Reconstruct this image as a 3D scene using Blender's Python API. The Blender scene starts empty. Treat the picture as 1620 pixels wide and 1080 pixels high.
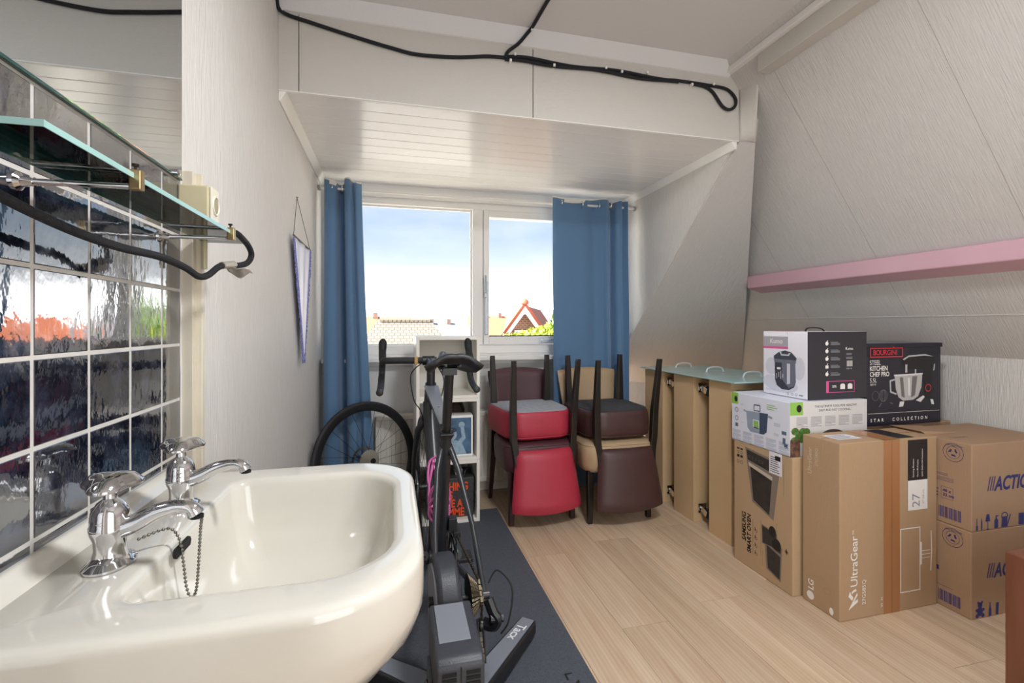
import bpy, bmesh, math, random
from mathutils import Vector as V, Matrix
random.seed(7)
PI = math.pi
scn = bpy.context.scene
COL = scn.collection

# ------------------------------------------------------------------ camera
cam = bpy.data.objects.new('camera', bpy.data.cameras.new('camera'))
COL.objects.link(cam)
cam.location = (0, 0, 1.12)
cam.rotation_euler = (PI/2, 0, -math.atan(190/750))
cam.data.sensor_width = 36
cam.data.lens = 36*750/1620
cam.data.shift_y = -25/1620
cam.data.clip_start = .02
cam.data.clip_end = 400
scn.camera = cam

# ------------------------------------------------------------------ view, world, sun
vs = scn.view_settings
vs.view_transform = 'Standard'; vs.look = 'None'; vs.gamma = 1; vs.use_curve_mapping = False
vs.exposure = 0.46
scn.cycles.use_denoising = True
scn.cycles.max_bounces = 8
scn.cycles.diffuse_bounces = 5
scn.cycles.transparent_max_bounces = 12
scn.cycles.caustics_reflective = False
scn.cycles.caustics_refractive = False
scn.cycles.sample_clamp_indirect = 4

w = bpy.data.worlds.new('sky'); scn.world = w; w.use_nodes = True
wn, wl = w.node_tree.nodes, w.node_tree.links
wn.clear()
wo = wn.new('ShaderNodeOutputWorld'); wb = wn.new('ShaderNodeBackground')
tc = wn.new('ShaderNodeTexCoord'); sx = wn.new('ShaderNodeSeparateXYZ')
rp = wn.new('ShaderNodeValToRGB'); nz = wn.new('ShaderNodeTexNoise'); mx = wn.new('ShaderNodeMix')
mp = wn.new('ShaderNodeMapping'); mp.inputs['Scale'].default_value = (1, 1, 2.6)
mx.data_type = 'RGBA'
cr = rp.color_ramp
cr.elements[0].position = 0.0; cr.elements[0].color = (7.0, 7.0, 7.0, 1)
cr.elements[1].position = 1.0; cr.elements[1].color = (.28, .45, .82, 1)
for p, c in ((.05, (4.0, 4.0, 4.0)), (.085, (1.3, 1.33, 1.38)), (.125, (.68, .77, .87)), (.18, (.47, .60, .78)), (.26, (.35, .48, .69)), (.45, (.31, .45, .70))):
    e = cr.elements.new(p); e.color = (*c, 1)
wl.new(tc.outputs['Generated'], sx.inputs[0]); wl.new(sx.outputs['Z'], rp.inputs[0])
wl.new(tc.outputs['Generated'], mp.inputs[0]); wl.new(mp.outputs[0], nz.inputs['Vector'])
nz.inputs['Scale'].default_value = 2.2; nz.inputs['Detail'].default_value = 5; nz.inputs['Roughness'].default_value = .5
cl = wn.new('ShaderNodeMapRange'); cl.inputs['From Min'].default_value = .47; cl.inputs['From Max'].default_value = .75
cl.inputs['To Max'].default_value = .75
wl.new(nz.outputs['Fac'], cl.inputs['Value']); wl.new(cl.outputs[0], mx.inputs['Factor'])
wl.new(rp.outputs[0], mx.inputs['A']); mx.inputs['B'].default_value = (.92, .95, .99, 1)
wl.new(mx.outputs['Result'], wb.inputs[0]); wl.new(wb.outputs[0], wo.inputs[0])
wb.inputs[1].default_value = 1.0

sun = bpy.data.objects.new('sun', bpy.data.lights.new('sun', 'SUN'))
COL.objects.link(sun)
sun.data.energy = 26; sun.data.angle = .02; sun.data.color = (1, .95, .87)
sun.rotation_euler = V((-.62, .05, .78)).to_track_quat('Z', 'Y').to_euler()     # high, from the left along the street

def area(name, loc, rot, sx_, sy_, power, color=(1, 1, 1), portal=False):
    l = bpy.data.lights.new(name, 'AREA'); l.shape = 'RECTANGLE'; l.size = sx_; l.size_y = sy_
    l.energy = power; l.color = color
    if portal: l.cycles.is_portal = True
    o = bpy.data.objects.new(name, l); COL.objects.link(o); o.location = loc; o.rotation_euler = rot
    return o
area('window_portal', (.62, 3.30, 1.44), (-PI/2, 0, 0), 2.1, 1.1, 1, portal=True)
area('added_rear_light', (.95, -1.36, 1.15), (PI/2, 0, 0), 1.5, 1.8, 21, (.92, .96, 1.0))  # added fill light from behind the viewer, its rear window is added too

# ------------------------------------------------------------------ helpers
def lin(h):
    if isinstance(h, str):
        h = h.lstrip('#'); c = [int(h[i:i+2], 16)/255 for i in (0, 2, 4)]
        return tuple(((x+.055)/1.055)**2.4 if x > .04045 else x/12.92 for x in c)
    return h
MATS = {}
def mat(name, col, rough=.5, metal=0., spec=.5, coat=0., var=0., vscale=6., bump=0., bscale=120., stretch=(1, 1, 1), rot=(0, 0, 0), emit=0., col2=None, rvar=0., sheen=0.):
    """principled material; var mixes col with col2 by noise, bump adds fine relief, stretch/rot give it a direction"""
    if name in MATS: return MATS[name]
    m = bpy.data.materials.new(name); m.use_nodes = True; MATS[name] = m
    n, l = m.node_tree.nodes, m.node_tree.links
    b = n['Principled BSDF']
    c = (*lin(col), 1)
    b.inputs['Base Color'].default_value = c
    b.inputs['Roughness'].default_value = rough; b.inputs['Metallic'].default_value = metal
    b.inputs['Specular IOR Level'].default_value = spec; b.inputs['Coat Weight'].default_value = coat
    if coat: b.inputs['Coat Roughness'].default_value = .06
    if sheen: b.inputs['Sheen Weight'].default_value = sheen
    if emit:
        b.inputs['Emission Color'].default_value = c; b.inputs['Emission Strength'].default_value = emit
    if var or bump or rvar:
        t = n.new('ShaderNodeTexCoord'); mp = n.new('ShaderNodeMapping')
        mp.inputs['Scale'].default_value = stretch
        mr_ = n.new('ShaderNodeMapping'); mr_.inputs['Rotation'].default_value = rot
        l.new(t.outputs['Object'], mr_.inputs[0]); l.new(mr_.outputs[0], mp.inputs[0])
    if var or rvar:
        z = n.new('ShaderNodeTexNoise'); z.inputs['Scale'].default_value = vscale; z.inputs['Detail'].default_value = 6
        l.new(mp.outputs[0], z.inputs['Vector'])
        if var:
            x = n.new('ShaderNodeMix'); x.data_type = 'RGBA'
            mr = n.new('ShaderNodeMapRange'); mr.inputs['From Min'].default_value = .3; mr.inputs['From Max'].default_value = .7
            mr.inputs['To Max'].default_value = var
            l.new(z.outputs['Fac'], mr.inputs['Value']); l.new(mr.outputs[0], x.inputs['Factor'])
            x.inputs['A'].default_value = c
            x.inputs['B'].default_value = (*lin(col2), 1) if col2 else tuple(k*.55 for k in c[:3]) + (1,)
            l.new(x.outputs['Result'], b.inputs['Base Color'])
        if rvar:
            r = n.new('ShaderNodeMapRange'); r.inputs['To Min'].default_value = max(0, rough-rvar); r.inputs['To Max'].default_value = rough+rvar
            l.new(z.outputs['Fac'], r.inputs['Value']); l.new(r.outputs[0], b.inputs['Roughness'])
    if bump:
        z2 = n.new('ShaderNodeTexNoise'); z2.inputs['Scale'].default_value = bscale; z2.inputs['Detail'].default_value = 4
        l.new(mp.outputs[0], z2.inputs['Vector'])
        bp = n.new('ShaderNodeBump'); bp.inputs['Strength'].default_value = bump; bp.inputs['Distance'].default_value = .004
        l.new(z2.outputs['Fac'], bp.inputs['Height']); l.new(bp.outputs[0], b.inputs['Normal'])
    return m

class MB:
    """collects shapes in one bmesh, build() links it as one mesh object"""
    def __init__(s): s.bm = bmesh.new()
    def face(s, pts):
        vs_ = [s.bm.verts.new(p) for p in pts]
        return s.bm.faces.new(vs_)
    def hexa(s, p):
        v = [s.bm.verts.new(q) for q in p]
        for f in ((0, 3, 2, 1), (4, 5, 6, 7), (0, 1, 5, 4), (1, 2, 6, 5), (2, 3, 7, 6), (3, 0, 4, 7)):
            s.bm.faces.new([v[i] for i in f])
        return s
    def box(s, x0, x1, y0, y1, z0, z1):
        return s.hexa([(x0, y0, z0), (x1, y0, z0), (x1, y1, z0), (x0, y1, z0), (x0, y0, z1), (x1, y0, z1), (x1, y1, z1), (x0, y1, z1)])
    def obox(s, c, size, rot=None):
        M = (rot.to_matrix() if hasattr(rot, 'to_matrix') else rot) if rot is not None else Matrix.Identity(3)
        a, b, d = (k/2 for k in size); c = V(c)
        return s.hexa([c+M@V(p) for p in ((-a, -b, -d), (a, -b, -d), (a, b, -d), (-a, b, -d), (-a, -b, d), (a, -b, d), (a, b, d), (-a, b, d))])
    def bar(s, p, q, w0, h0, w1=None, h1=None, up=(0, 0, 1)):
        """tapered rectangular bar from p to q; w across, h along up"""
        p, q = V(p), V(q); d = (q-p).normalized(); x = d.cross(V(up)).normalized(); u = x.cross(d)
        w1 = w0 if w1 is None else w1; h1 = h0 if h1 is None else h1
        r = []
        for c, w_, h_ in ((p, w0/2, h0/2), (q, w1/2, h1/2)):
            r += [c-x*w_-u*h_, c+x*w_-u*h_, c+x*w_+u*h_, c-x*w_+u*h_]
        return s.hexa(r)
    def prism(s, pts, off):
        off = V(off); a = [s.bm.verts.new(p) for p in pts]; b = [s.bm.verts.new(V(p)+off) for p in pts]
        k = len(a)
        s.bm.faces.new(a[::-1]); s.bm.faces.new(b)
        for i in range(k): s.bm.faces.new([a[i], a[(i+1) % k], b[(i+1) % k], b[i]])
        return s
    def rings(s, rs, cap0=True, cap1=True, closed=False):
        L = [[s.bm.verts.new(p) for p in r] for r in rs]; k = len(L[0])
        pairs = list(zip(L, L[1:])) + ([(L[-1], L[0])] if closed else [])
        for a, b in pairs:
            for i in range(k): s.bm.faces.new([a[i], a[(i+1) % k], b[(i+1) % k], b[i]])
        if not closed:
            if cap0: s.bm.faces.new(L[0][::-1])
            if cap1: s.bm.faces.new(L[-1])
        return s
    def tube(s, pts, r, seg=8, closed=False, flat=1.0):
        pts = [V(p) for p in pts]; n_ = len(pts)
        R = r if isinstance(r, (list, tuple)) else [r]*n_
        up = None; rs = []
        for i, p in enumerate(pts):
            if closed: d = pts[(i+1) % n_]-pts[i-1]
            else: d = pts[min(i+1, n_-1)]-pts[max(i-1, 0)]
            d = d.normalized() if d.length > 1e-9 else V((0, 0, 1))
            if up is None:
                up = V((0, 0, 1)) if abs(d.z) < .9 else V((1, 0, 0))
            x = d.cross(up)
            if x.length < 1e-4: x = d.cross(V((1, .3, 0)))
            x.normalize(); up = x.cross(d).normalized()
            rs.append([p+(x*math.cos(2*PI*k/seg)+up*math.sin(2*PI*k/seg)*flat)*R[i] for k in range(seg)])
        return s.rings(rs, closed=closed)
    def lathe(s, prof, c=(0, 0, 0), axis=(0, 0, 1), seg=24, sx=1., sy=1.):
        c = V(c); q = V(axis).to_track_quat('Z', 'Y')
        rs = [[c+q@V((r*sx*math.cos(2*PI*k/seg), r*sy*math.sin(2*PI*k/seg), z)) for k in range(seg)] for r, z in prof]
        return s.rings(rs)
    def grid(s, fn, nu, nv):
        g = [[s.bm.verts.new(fn(i/nu, j/nv)) for j in range(nv+1)] for i in range(nu+1)]
        for i in range(nu):
            for j in range(nv): s.bm.faces.new([g[i][j], g[i+1][j], g[i+1][j+1], g[i][j+1]])
        return s
    def build(s, name, m, parent=None, bevel=0., seg=2, smooth=None, world=True, solid=0., subd=0):
        """world: the shapes are in world coordinates and are moved into the (unrotated) parent's frame"""
        bmesh.ops.recalc_face_normals(s.bm, faces=s.bm.faces)
        me = bpy.data.meshes.new(name)
        if world and parent is not None:
            o_ = V((0, 0, 0)); p = parent
            while p is not None: o_ += p.location; p = p.parent
            bmesh.ops.translate(s.bm, verts=s.bm.verts, vec=-o_)
        s.bm.to_mesh(me); s.bm.free()
        me.materials.append(m)
        if smooth is not None:
            for p in me.polygons: p.use_smooth = True
            me.set_sharp_from_angle(angle=math.radians(smooth))
        o = bpy.data.objects.new(name, me); COL.objects.link(o)
        if parent is not None: o.parent = parent
        if solid:
            k = o.modifiers.new('solid', 'SOLIDIFY'); k.thickness = solid; k.offset = 0
        if subd:
            k = o.modifiers.new('subd', 'SUBSURF'); k.levels = k.render_levels = subd
        if bevel:
            k = o.modifiers.new('bevel', 'BEVEL'); k.width = bevel; k.segments = seg; k.limit_method = 'ANGLE'; k.angle_limit = .6
        return o
def tag(o, label, cat=None, group=None, kind=None):
    o['label'] = label
    if cat: o['category'] = cat
    if group: o['group'] = group
    if kind: o['kind'] = kind
    return o
def thing(name, label, cat, loc=(0, 0, 0), rotz=0., group=None, kind=None):
    o = bpy.data.objects.new(name, None); o.empty_display_size = .05; COL.objects.link(o)
    o.location = loc; o.rotation_euler = (0, 0, rotz)
    return tag(o, label, cat, group, kind)
def struct(o, label=None, cat=None):
    o['kind'] = 'structure'
    if label: tag(o, label, cat)
    return o
def linked(name, me, parent, loc):
    o = bpy.data.objects.new(name, me); COL.objects.link(o); o.parent = parent; o.location = loc
    return o
def catmull(P, n_=8):
    P = [V(p) for p in P]; out = []
    for i in range(len(P)-1):
        a, b, c, d = P[max(i-1, 0)], P[i], P[i+1], P[min(i+2, len(P)-1)]
        for k in range(n_):
            t = k/n_
            out.append(.5*((2*b)+(c-a)*t+(2*a-5*b+4*c-d)*t*t+(3*b-a-3*c+d)*t**3))
    return out+[P[-1]]
def rrect(x0, x1, y0, y1, r, n_=8):
    """rounded rectangle, counter-clockwise; r = one radius or (x0y0, x1y0, x1y1, x0y1)"""
    R = r if isinstance(r, (tuple, list)) else (r,)*4; o = []
    for (cx, cy, rr, a0) in ((x0+R[0], y0+R[0], R[0], PI), (x1-R[1], y0+R[1], R[1], 1.5*PI), (x1-R[2], y1-R[2], R[2], 0), (x0+R[3], y1-R[3], R[3], .5*PI)):
        for k in range(n_+1):
            a = a0+PI/2*k/n_; o.append((cx+rr*math.cos(a), cy+rr*math.sin(a)))
    return o

# flat print on a face: frame = (origin, ex, ey, outward normal), all coordinates in metres on that face
class Print:
    def __init__(s, frame): s.o, s.ex, s.ey, s.n = (V(k) for k in frame); s.k = 0
    def P(s, x, y, lift): return s.o+s.ex*x+s.ey*y+s.n*lift
    def polys(s, name, m, parent, polys, lift=.0006):
        b = MB()
        for i, p in enumerate(polys): b.face([s.P(x, y, lift+.00001*(i % 9)) for x, y in p])
        o = b.build(name, m, parent)
        if len(polys) > 6: o['kind'] = 'stuff'       # print too fine to pick apart
        return o
    def text(s, name, m, parent, txt, x, y, size, rot=0., bold=0., align='LEFT', lift=.0009, sx_=1., space=1., shear=0.):
        c = bpy.data.curves.new('t', 'FONT'); c.body = txt; c.size = size; c.align_x = align; c.offset = bold; c.space_character = space; c.shear = shear
        c.resolution_u = 3; c.fill_mode = 'FRONT'
        ob = bpy.data.objects.new('t', c)
        me = bpy.data.meshes.new_from_object(ob)
        bpy.data.objects.remove(ob); bpy.data.curves.remove(c)
        ca, sa = math.cos(rot), math.sin(rot)
        off = V((0, 0, 0)); p = parent
        while p is not None: off += p.location; p = p.parent
        for v in me.vertices:
            a, b_ = v.co.x*sx_, v.co.y
            v.co = s.P(x+a*ca-b_*sa, y+a*sa+b_*ca, lift)-off
        me.materials.clear(); me.materials.append(m); me.name = name
        o = bpy.data.objects.new(name, me); COL.objects.link(o); o.parent = parent
        return o
def R(x0, y0, x1, y1): return [(x0, y0), (x1, y0), (x1, y1), (x0, y1)]
def EL(cx, cy, rx, ry, n_=20, a0=0, a1=2*PI):
    return [(cx+rx*math.cos(a0+(a1-a0)*k/n_), cy+ry*math.sin(a0+(a1-a0)*k/n_)) for k in range(n_ + (0 if abs(a1-a0-2*PI) < 1e-6 else 1))]
def LN(x0, y0, x1, y1, w_):
    d = math.hypot(x1-x0, y1-y0); a, b = -(y1-y0)/d*w_/2, (x1-x0)/d*w_/2
    return [(x0-a, y0-b), (x1-a, y1-b), (x1+a, y1+b), (x0+a, y0+b)]
def RING(cx, cy, rx, ry, w_, n_=24):
    o = []
    for k in range(n_):
        a, b = 2*PI*k/n_, 2*PI*(k+1)/n_
        o.append([(cx+rx*math.cos(a), cy+ry*math.sin(a)), (cx+rx*math.cos(b), cy+ry*math.sin(b)), (cx+(rx-w_)*math.cos(b), cy+(ry-w_)*math.sin(b)), (cx+(rx-w_)*math.cos(a), cy+(ry-w_)*math.sin(a))])
    return o
def FRAME(x0, y0, x1, y1, w_): return [R(x0, y0, x1, y0+w_), R(x0, y1-w_, x1, y1), R(x0, y0, x0+w_, y1), R(x1-w_, y0, x1, y1)]

# ------------------------------------------------------------------ materials
WALLC = '#e0ddd8'
PAPER = mat('wallpaper', WALLC, .75, var=.5, vscale=1.0, col2='#c6c3bf', bump=.7, bscale=1, stretch=(260, 260, 14))
PAPERB = mat('wallpaper_horizontal', '#cbc7c0', .75, var=.3, vscale=1., col2='#c9c4ba', bump=.35, bscale=1, stretch=(60, 200, 200))
SLOPEP = mat('wallpaper_slope', '#d3d0cd', .75, var=.45, vscale=1., col2='#bfbbb7', bump=.6, bscale=1, stretch=(260, 260, 14), rot=(0, .62, 0))
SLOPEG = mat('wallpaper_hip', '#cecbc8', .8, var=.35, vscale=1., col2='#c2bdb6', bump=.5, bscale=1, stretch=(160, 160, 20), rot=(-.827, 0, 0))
CEIL = mat('ceiling_paint', '#dcdada', .8, bump=.15, bscale=90)
PVC = mat('white_pvc', '#f3f0ed', .2, spec=.7)
WPAINT = mat('white_paint', '#efede9', .35)
CREAM = mat('cream_paint', '#ddd4c2', .45, var=.3, vscale=14, col2='#c5b9a3')
PINK = mat('pink_paint', '#d3a9b4', .38, var=.4, vscale=5, col2='#c295a5')
GROUT = mat('grout', '#d3d0ca', .8, var=.4, vscale=25, col2='#aca8a2')
CHROME = mat('chrome', '#d8d8da', .07, metal=1., rvar=.04, vscale=30)
STEEL = mat('steel', '#a9a9ab', .3, metal=1.)
BLACKM = mat('black_metal', '#1c1d20', .38)
BLACKR = mat('black_rubber', '#151517', .7)
CABLE = mat('black_braided_cable', '#15161c', .65, bump=.8, bscale=700)
CERAMIC = mat('cream_ceramic', '#d8d4ca', .10, coat=.5, var=.25, vscale=5, col2='#cdc6b8')
DARKHOLE = mat('dark_opening', '#0a0a0a', .8)
WHITEPL = mat('white_plastic', '#e9e7e2', .4)
# ------------------------------------------------------------------ special materials
def glass_mat(name, tint=(1, 1, 1), refl=1.0, ior=1.45, rough=.01):
    m = bpy.data.materials.new(name); m.use_nodes = True; n, l = m.node_tree.nodes, m.node_tree.links
    n.remove(n['Principled BSDF']); out = n['Material Output']
    t = n.new('ShaderNodeBsdfTransparent'); t.inputs[0].default_value = (*tint, 1)
    g = n.new('ShaderNodeBsdfGlossy'); g.inputs['Roughness'].default_value = rough
    f = n.new('ShaderNodeFresnel'); f.inputs[0].default_value = ior
    k = n.new('ShaderNodeMath'); k.operation = 'MULTIPLY'; k.inputs[1].default_value = refl
    x = n.new('ShaderNodeMixShader')
    l.new(f.outputs[0], k.inputs[0]); l.new(k.outputs[0], x.inputs[0]); l.new(t.outputs[0], x.inputs[1]); l.new(g.outputs[0], x.inputs[2]); l.new(x.outputs[0], out.inputs[0])
    return m
PANE = glass_mat('window_glass', (.98, .985, .985), .2, rough=.3)
SHELFGLASS = glass_mat('shelf_glass', (.80, .87, .84), 1.0)
GLASSEDGE = mat('glass_edge', '#3f8f7c', .12, spec=.8)
MIRROR = mat('mirror_silver', '#c9ced2', .015, metal=1.)

def wood_floor():
    m = bpy.data.materials.new('oak_laminate'); m.use_nodes = True; n, l = m.node_tree.nodes, m.node_tree.links
    b = n['Principled BSDF']; b.inputs['Roughness'].default_value = .42
    t = n.new('ShaderNodeTexCoord'); oi = n.new('ShaderNodeObjectInfo'); ad = n.new('ShaderNodeVectorMath'); ad.operation = 'ADD'
    sc = n.new('ShaderNodeVectorMath'); sc.operation = 'SCALE'; sc.inputs[0].default_value = (7.3, 13.1, 3.7)
    l.new(oi.outputs['Random'], sc.inputs['Scale']); l.new(t.outputs['Object'], ad.inputs[0]); l.new(sc.outputs[0], ad.inputs[1])
    mp = n.new('ShaderNodeMapping'); mp.inputs['Scale'].default_value = (34, 1.6, 1); l.new(ad.outputs[0], mp.inputs[0])
    z = n.new('ShaderNodeTexNoise'); z.inputs['Scale'].default_value = 1.; z.inputs['Detail'].default_value = 7; z.inputs['Distortion'].default_value = .6; l.new(mp.outputs[0], z.inputs['Vector'])
    r = n.new('ShaderNodeValToRGB'); r.color_ramp.elements[0].position = .28; r.color_ramp.elements[1].position = .72
    r.color_ramp.elements[0].color = (*lin('#c4a688'), 1); r.color_ramp.elements[1].color = (*lin('#dac3a8'), 1)
    l.new(z.outputs['Fac'], r.inputs[0])
    # cathedral grain
    mp2 = n.new('ShaderNodeMapping'); mp2.inputs['Scale'].default_value = (9, .9, 1); l.new(ad.outputs[0], mp2.inputs[0])
    wv = n.new('ShaderNodeTexWave'); wv.inputs['Scale'].default_value = 2.2; wv.inputs['Distortion'].default_value = 7; wv.inputs['Detail'].default_value = 2.5; wv.inputs['Detail Scale'].default_value = .8
    l.new(mp2.outputs[0], wv.inputs['Vector'])
    x = n.new('ShaderNodeMix'); x.data_type = 'RGBA'; x.blend_type = 'MULTIPLY'; x.inputs['Factor'].default_value = .10
    l.new(r.outputs[0], x.inputs['A']); l.new(wv.outputs['Color'], x.inputs['B'])
    h = n.new('ShaderNodeHueSaturation'); mr = n.new('ShaderNodeMapRange'); mr.inputs['To Min'].default_value = .88; mr.inputs['To Max'].default_value = 1.1
    l.new(oi.outputs['Random'], mr.inputs['Value']); l.new(mr.outputs[0], h.inputs['Value']); l.new(x.outputs['Result'], h.inputs['Color'])
    l.new(h.outputs[0], b.inputs['Base Color'])
    return m
OAK = wood_floor()

def tile_mat():
    m = bpy.data.materials.new('navy_glazed_tile'); m.use_nodes = True; n, l = m.node_tree.nodes, m.node_tree.links
    b = n['Principled BSDF']; b.inputs['Specular IOR Level'].default_value = 1.; b.inputs['Coat Weight'].default_value = 1.; b.inputs['Coat IOR'].default_value = 2.1; b.inputs['Coat Roughness'].default_value = .03
    t = n.new('ShaderNodeTexCoord'); oi = n.new('ShaderNodeObjectInfo'); ad = n.new('ShaderNodeVectorMath'); ad.operation = 'ADD'
    l.new(t.outputs['Object'], ad.inputs[0]); sc = n.new('ShaderNodeVectorMath'); sc.operation = 'SCALE'; sc.inputs[0].default_value = (5, 9, 7)
    l.new(oi.outputs['Random'], sc.inputs['Scale']); l.new(sc.outputs[0], ad.inputs[1])
    z = n.new('ShaderNodeTexNoise'); z.inputs['Scale'].default_value = 22; z.inputs['Detail'].default_value = 7; z.inputs['Roughness'].default_value = .7; l.new(ad.outputs[0], z.inputs['Vector'])
    r = n.new('ShaderNodeValToRGB'); r.color_ramp.elements[0].position = .45; r.color_ramp.elements[1].position = .8
    r.color_ramp.elements[0].color = (*lin('#0b1020'), 1); r.color_ramp.elements[1].color = (*lin('#3c4458'), 1)
    l.new(z.outputs['Fac'], r.inputs[0]); l.new(r.outputs[0], b.inputs['Base Color'])
    mr = n.new('ShaderNodeMapRange'); mr.inputs['From Min'].default_value = .4; mr.inputs['From Max'].default_value = .75; mr.inputs['To Min'].default_value = .03; mr.inputs['To Max'].default_value = .22
    l.new(z.outputs['Fac'], mr.inputs['Value']); l.new(mr.outputs[0], b.inputs['Roughness'])
    mp = n.new('ShaderNodeMapping'); mp.inputs['Scale'].default_value = (1, 40, 26); l.new(t.outputs['Object'], mp.inputs[0])
    z2 = n.new('ShaderNodeTexNoise'); z2.inputs['Scale'].default_value = 1.; z2.inputs['Detail'].default_value = 3; l.new(mp.outputs[0], z2.inputs['Vector'])
    bp = n.new('ShaderNodeBump'); bp.inputs['Strength'].default_value = .05; bp.inputs['Distance'].default_value = .01
    l.new(z2.outputs['Fac'], bp.inputs['Height']); l.new(bp.outputs[0], b.inputs['Normal']); l.new(bp.outputs[0], b.inputs['Coat Normal'])
    return m
TILE = tile_mat()

# ------------------------------------------------------------------ floor: one laminate plank each
floor = struct(MB().box(-.60, 2.75, -1.5, 3.6, -.06, -.009).build('floor', mat('floor_bed', '#7a5f46', .8)), 'pale oak laminate floor running towards the window', 'floor')
PW, PL = .192, 1.285
pm = MB().box(.0006, PW-.0006, .0006, PL-.0006, -.009, 0).build('plank', OAK, None).data
bpy.data.objects.remove(bpy.data.objects['plank'])
rows = int(3.2/PW)+2
for i in range(rows):
    off = (i*.47 % 1)*PL
    for j in range(-2, 4):
        y = -.6+j*PL-off
        if y+PL < -1.0 or y > 3.45: continue
        if y+PL > 3.6: continue
        linked('plank', pm, floor, (-.52+i*PW, y, 0))
# planks that end at the window wall: cut pieces
for i in range(rows):
    off = (i*.47 % 1)*PL
    ys = [-.6+j*PL-off for j in range(-2, 5)]
    y = [q for q in ys if q <= 3.45 and q+PL > 3.6]
    if y: MB().box(-.52+i*PW+.0006, -.52+(i+1)*PW-.0006, y[0]+.0006, 3.6, -.009, 0).build('plank', OAK, floor)

# ------------------------------------------------------------------ left wall, tiles
wl_ = MB()
wl_.prism([(-.60, 1.212, 0), (-.459, 1.212, 0), (-.452, 1.26, 0), (-.441, 1.33, 0), (-.433, 1.40, 0), (-.43, 1.47, 0), (-.43, 3.36, 0), (-.60, 3.36, 0)], (0, 0, 2.5))
wl_.box(-.60, -.466, -1.5, 1.212, 0, 2.5)
wall_left = struct(wl_.build('wall_left', PAPER), 'white papered wall with a navy tiled splashback on the left', 'wall')
MB().box(-.466, -.4612, .20, 1.216, .60, 1.50).build('grout_bed', GROUT, wall_left)
TS = .1215
ycuts = [1.216]+[1.1275-TS*k for k in range(0, 8)]
zs = [1.199+TS*k for k in range(-5, 3)]
full = None
for k in range(len(ycuts)-1):
    y1, y0 = ycuts[k], ycuts[k+1]
    for z0 in zs:
        g = .0028
        if k == 0 or full is None:
            o = MB().box(-.4655, -.4605, y0+g, y1-g, z0+g, z0+TS-g).build('tile', TILE, wall_left, bevel=.0015, seg=2)
            if k > 0: full = (o, y0, z0)
            else: pass
        else:
            c = full[0].copy(); COL.objects.link(c); c.location = (random.uniform(-.0004, .0004), y0-full[1], z0-full[2])
# cream corner boards between tiles and paper
struct(MB().box(-.466, -.436, 1.217, 1.236, 0, 1.47).box(-.445, -.424, 1.236, 1.252, 0, 1.47).build('trim_1', CREAM, bevel=.002), 'cream vertical corner board at the edge of the navy tiles', 'trim')
struct(MB().box(-.466, -.4575, 1.209, 1.2125, 1.445, 2.42).build('trim_2', CREAM, bevel=.001), 'thin edge strip beside the mirror', 'trim')

# ------------------------------------------------------------------ room shell
struct(MB().box(-.60, 1.80, -1.5, 2.10, 2.42, 2.5).build('ceiling', CEIL), 'flat pale grey painted ceiling above the cable', 'ceiling')
# wall behind the camera; its window is added to go with the rear light
wb_ = MB()
wb_.box(-.6, .15, -1.5, -1.4, 0, 2.5); wb_.box(1.75, 2.9, -1.5, -1.4, 0, 2.5); wb_.box(.15, 1.75, -1.5, -1.4, 0, .2); wb_.box(.15, 1.75, -1.5, -1.4, 2.1, 2.5)
struct(wb_.build('wall_rear', PAPER), 'papered wall behind the viewer with an added window', 'wall')
w2 = struct(bpy.data.objects.new('window_added', None), 'white framed window added unseen behind the viewer for the rear light', 'window'); COL.objects.link(w2); w2.location = (.95, -1.45, .2)
MB().box(.15, .21, -1.48, -1.42, .2, 2.1).box(1.69, 1.75, -1.48, -1.42, .2, 2.1).box(.21, 1.69, -1.48, -1.42, .2, .26).box(.21, 1.69, -1.48, -1.42, 2.04, 2.1).box(.92, .98, -1.48, -1.42, .26, 2.04).build('frame', WPAINT, w2)
MB().box(.15, 1.75, -1.50, -1.497, .2, 2.1).build('sun_block_blind', mat('added_blind', '#e8e6e0', .9), w2)  # unseen blind added to keep the sun out of the room

def rx(z): return 1.86+.72*(2.04-z)
sl = MB(); a0, a1 = (rx(2.52), 2.52), (rx(.975), .975)
sl.hexa([(a1[0], -1.5, a1[1]), (a1[0]+.12, -1.5, a1[1]), (a1[0]+.12, 3.7, a1[1]), (a1[0], 3.7, a1[1]), (a0[0], -1.5, a0[1]), (a0[0]+.12, -1.5, a0[1]), (a0[0]+.12, 3.7, a0[1]), (a0[0], 3.7, a0[1])])
a2 = (rx(.40), .40)
sl.hexa([(a2[0], 1.9, a2[1]), (a2[0]+.12, 1.9, a2[1]), (a2[0]+.12, 3.7, a2[1]), (a2[0], 3.7, a2[1]), (a1[0], 1.9, a1[1]), (a1[0]+.12, 1.9, a1[1]), (a1[0]+.12, 3.7, a1[1]), (a1[0], 3.7, a1[1])])
wr = struct(sl.build('wall_right', SLOPEP), 'sloping papered roof side on the right above the pink beam', 'wall')
# paper seams on the slope: slim overlaps running down the slope, one lengthwise lath
for y in (2.38, 1.80, 1.22, .66):
    p, q = V((rx(2.35), y, 2.35)), V((rx(1.17), y, 1.17))
    MB().bar(p, q, .0016, .0012, up=(.81, 0, .59)).build('paper_seam', mat('paper_seam', '#aaa49c', .9), wr)
MB().bar((rx(1.165)-.0, -1.4, 1.165), (rx(1.165), 3.2, 1.165), .008, .004, up=(.81, 0, .59)).build('paper_seam', SLOPEP, wr, bevel=.002)
struct(MB().box(a1[0], a1[0]+.12, -1.5, 1.91, 0, .985).box(a1[0]+.10, 3.1, 1.88, 1.91, 0, .985).box(2.92, 3.1, 1.91, 3.7, 0, .55).build('wall_knee', PAPER), 'low upright papered wall under the right slope', 'wall')

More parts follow.
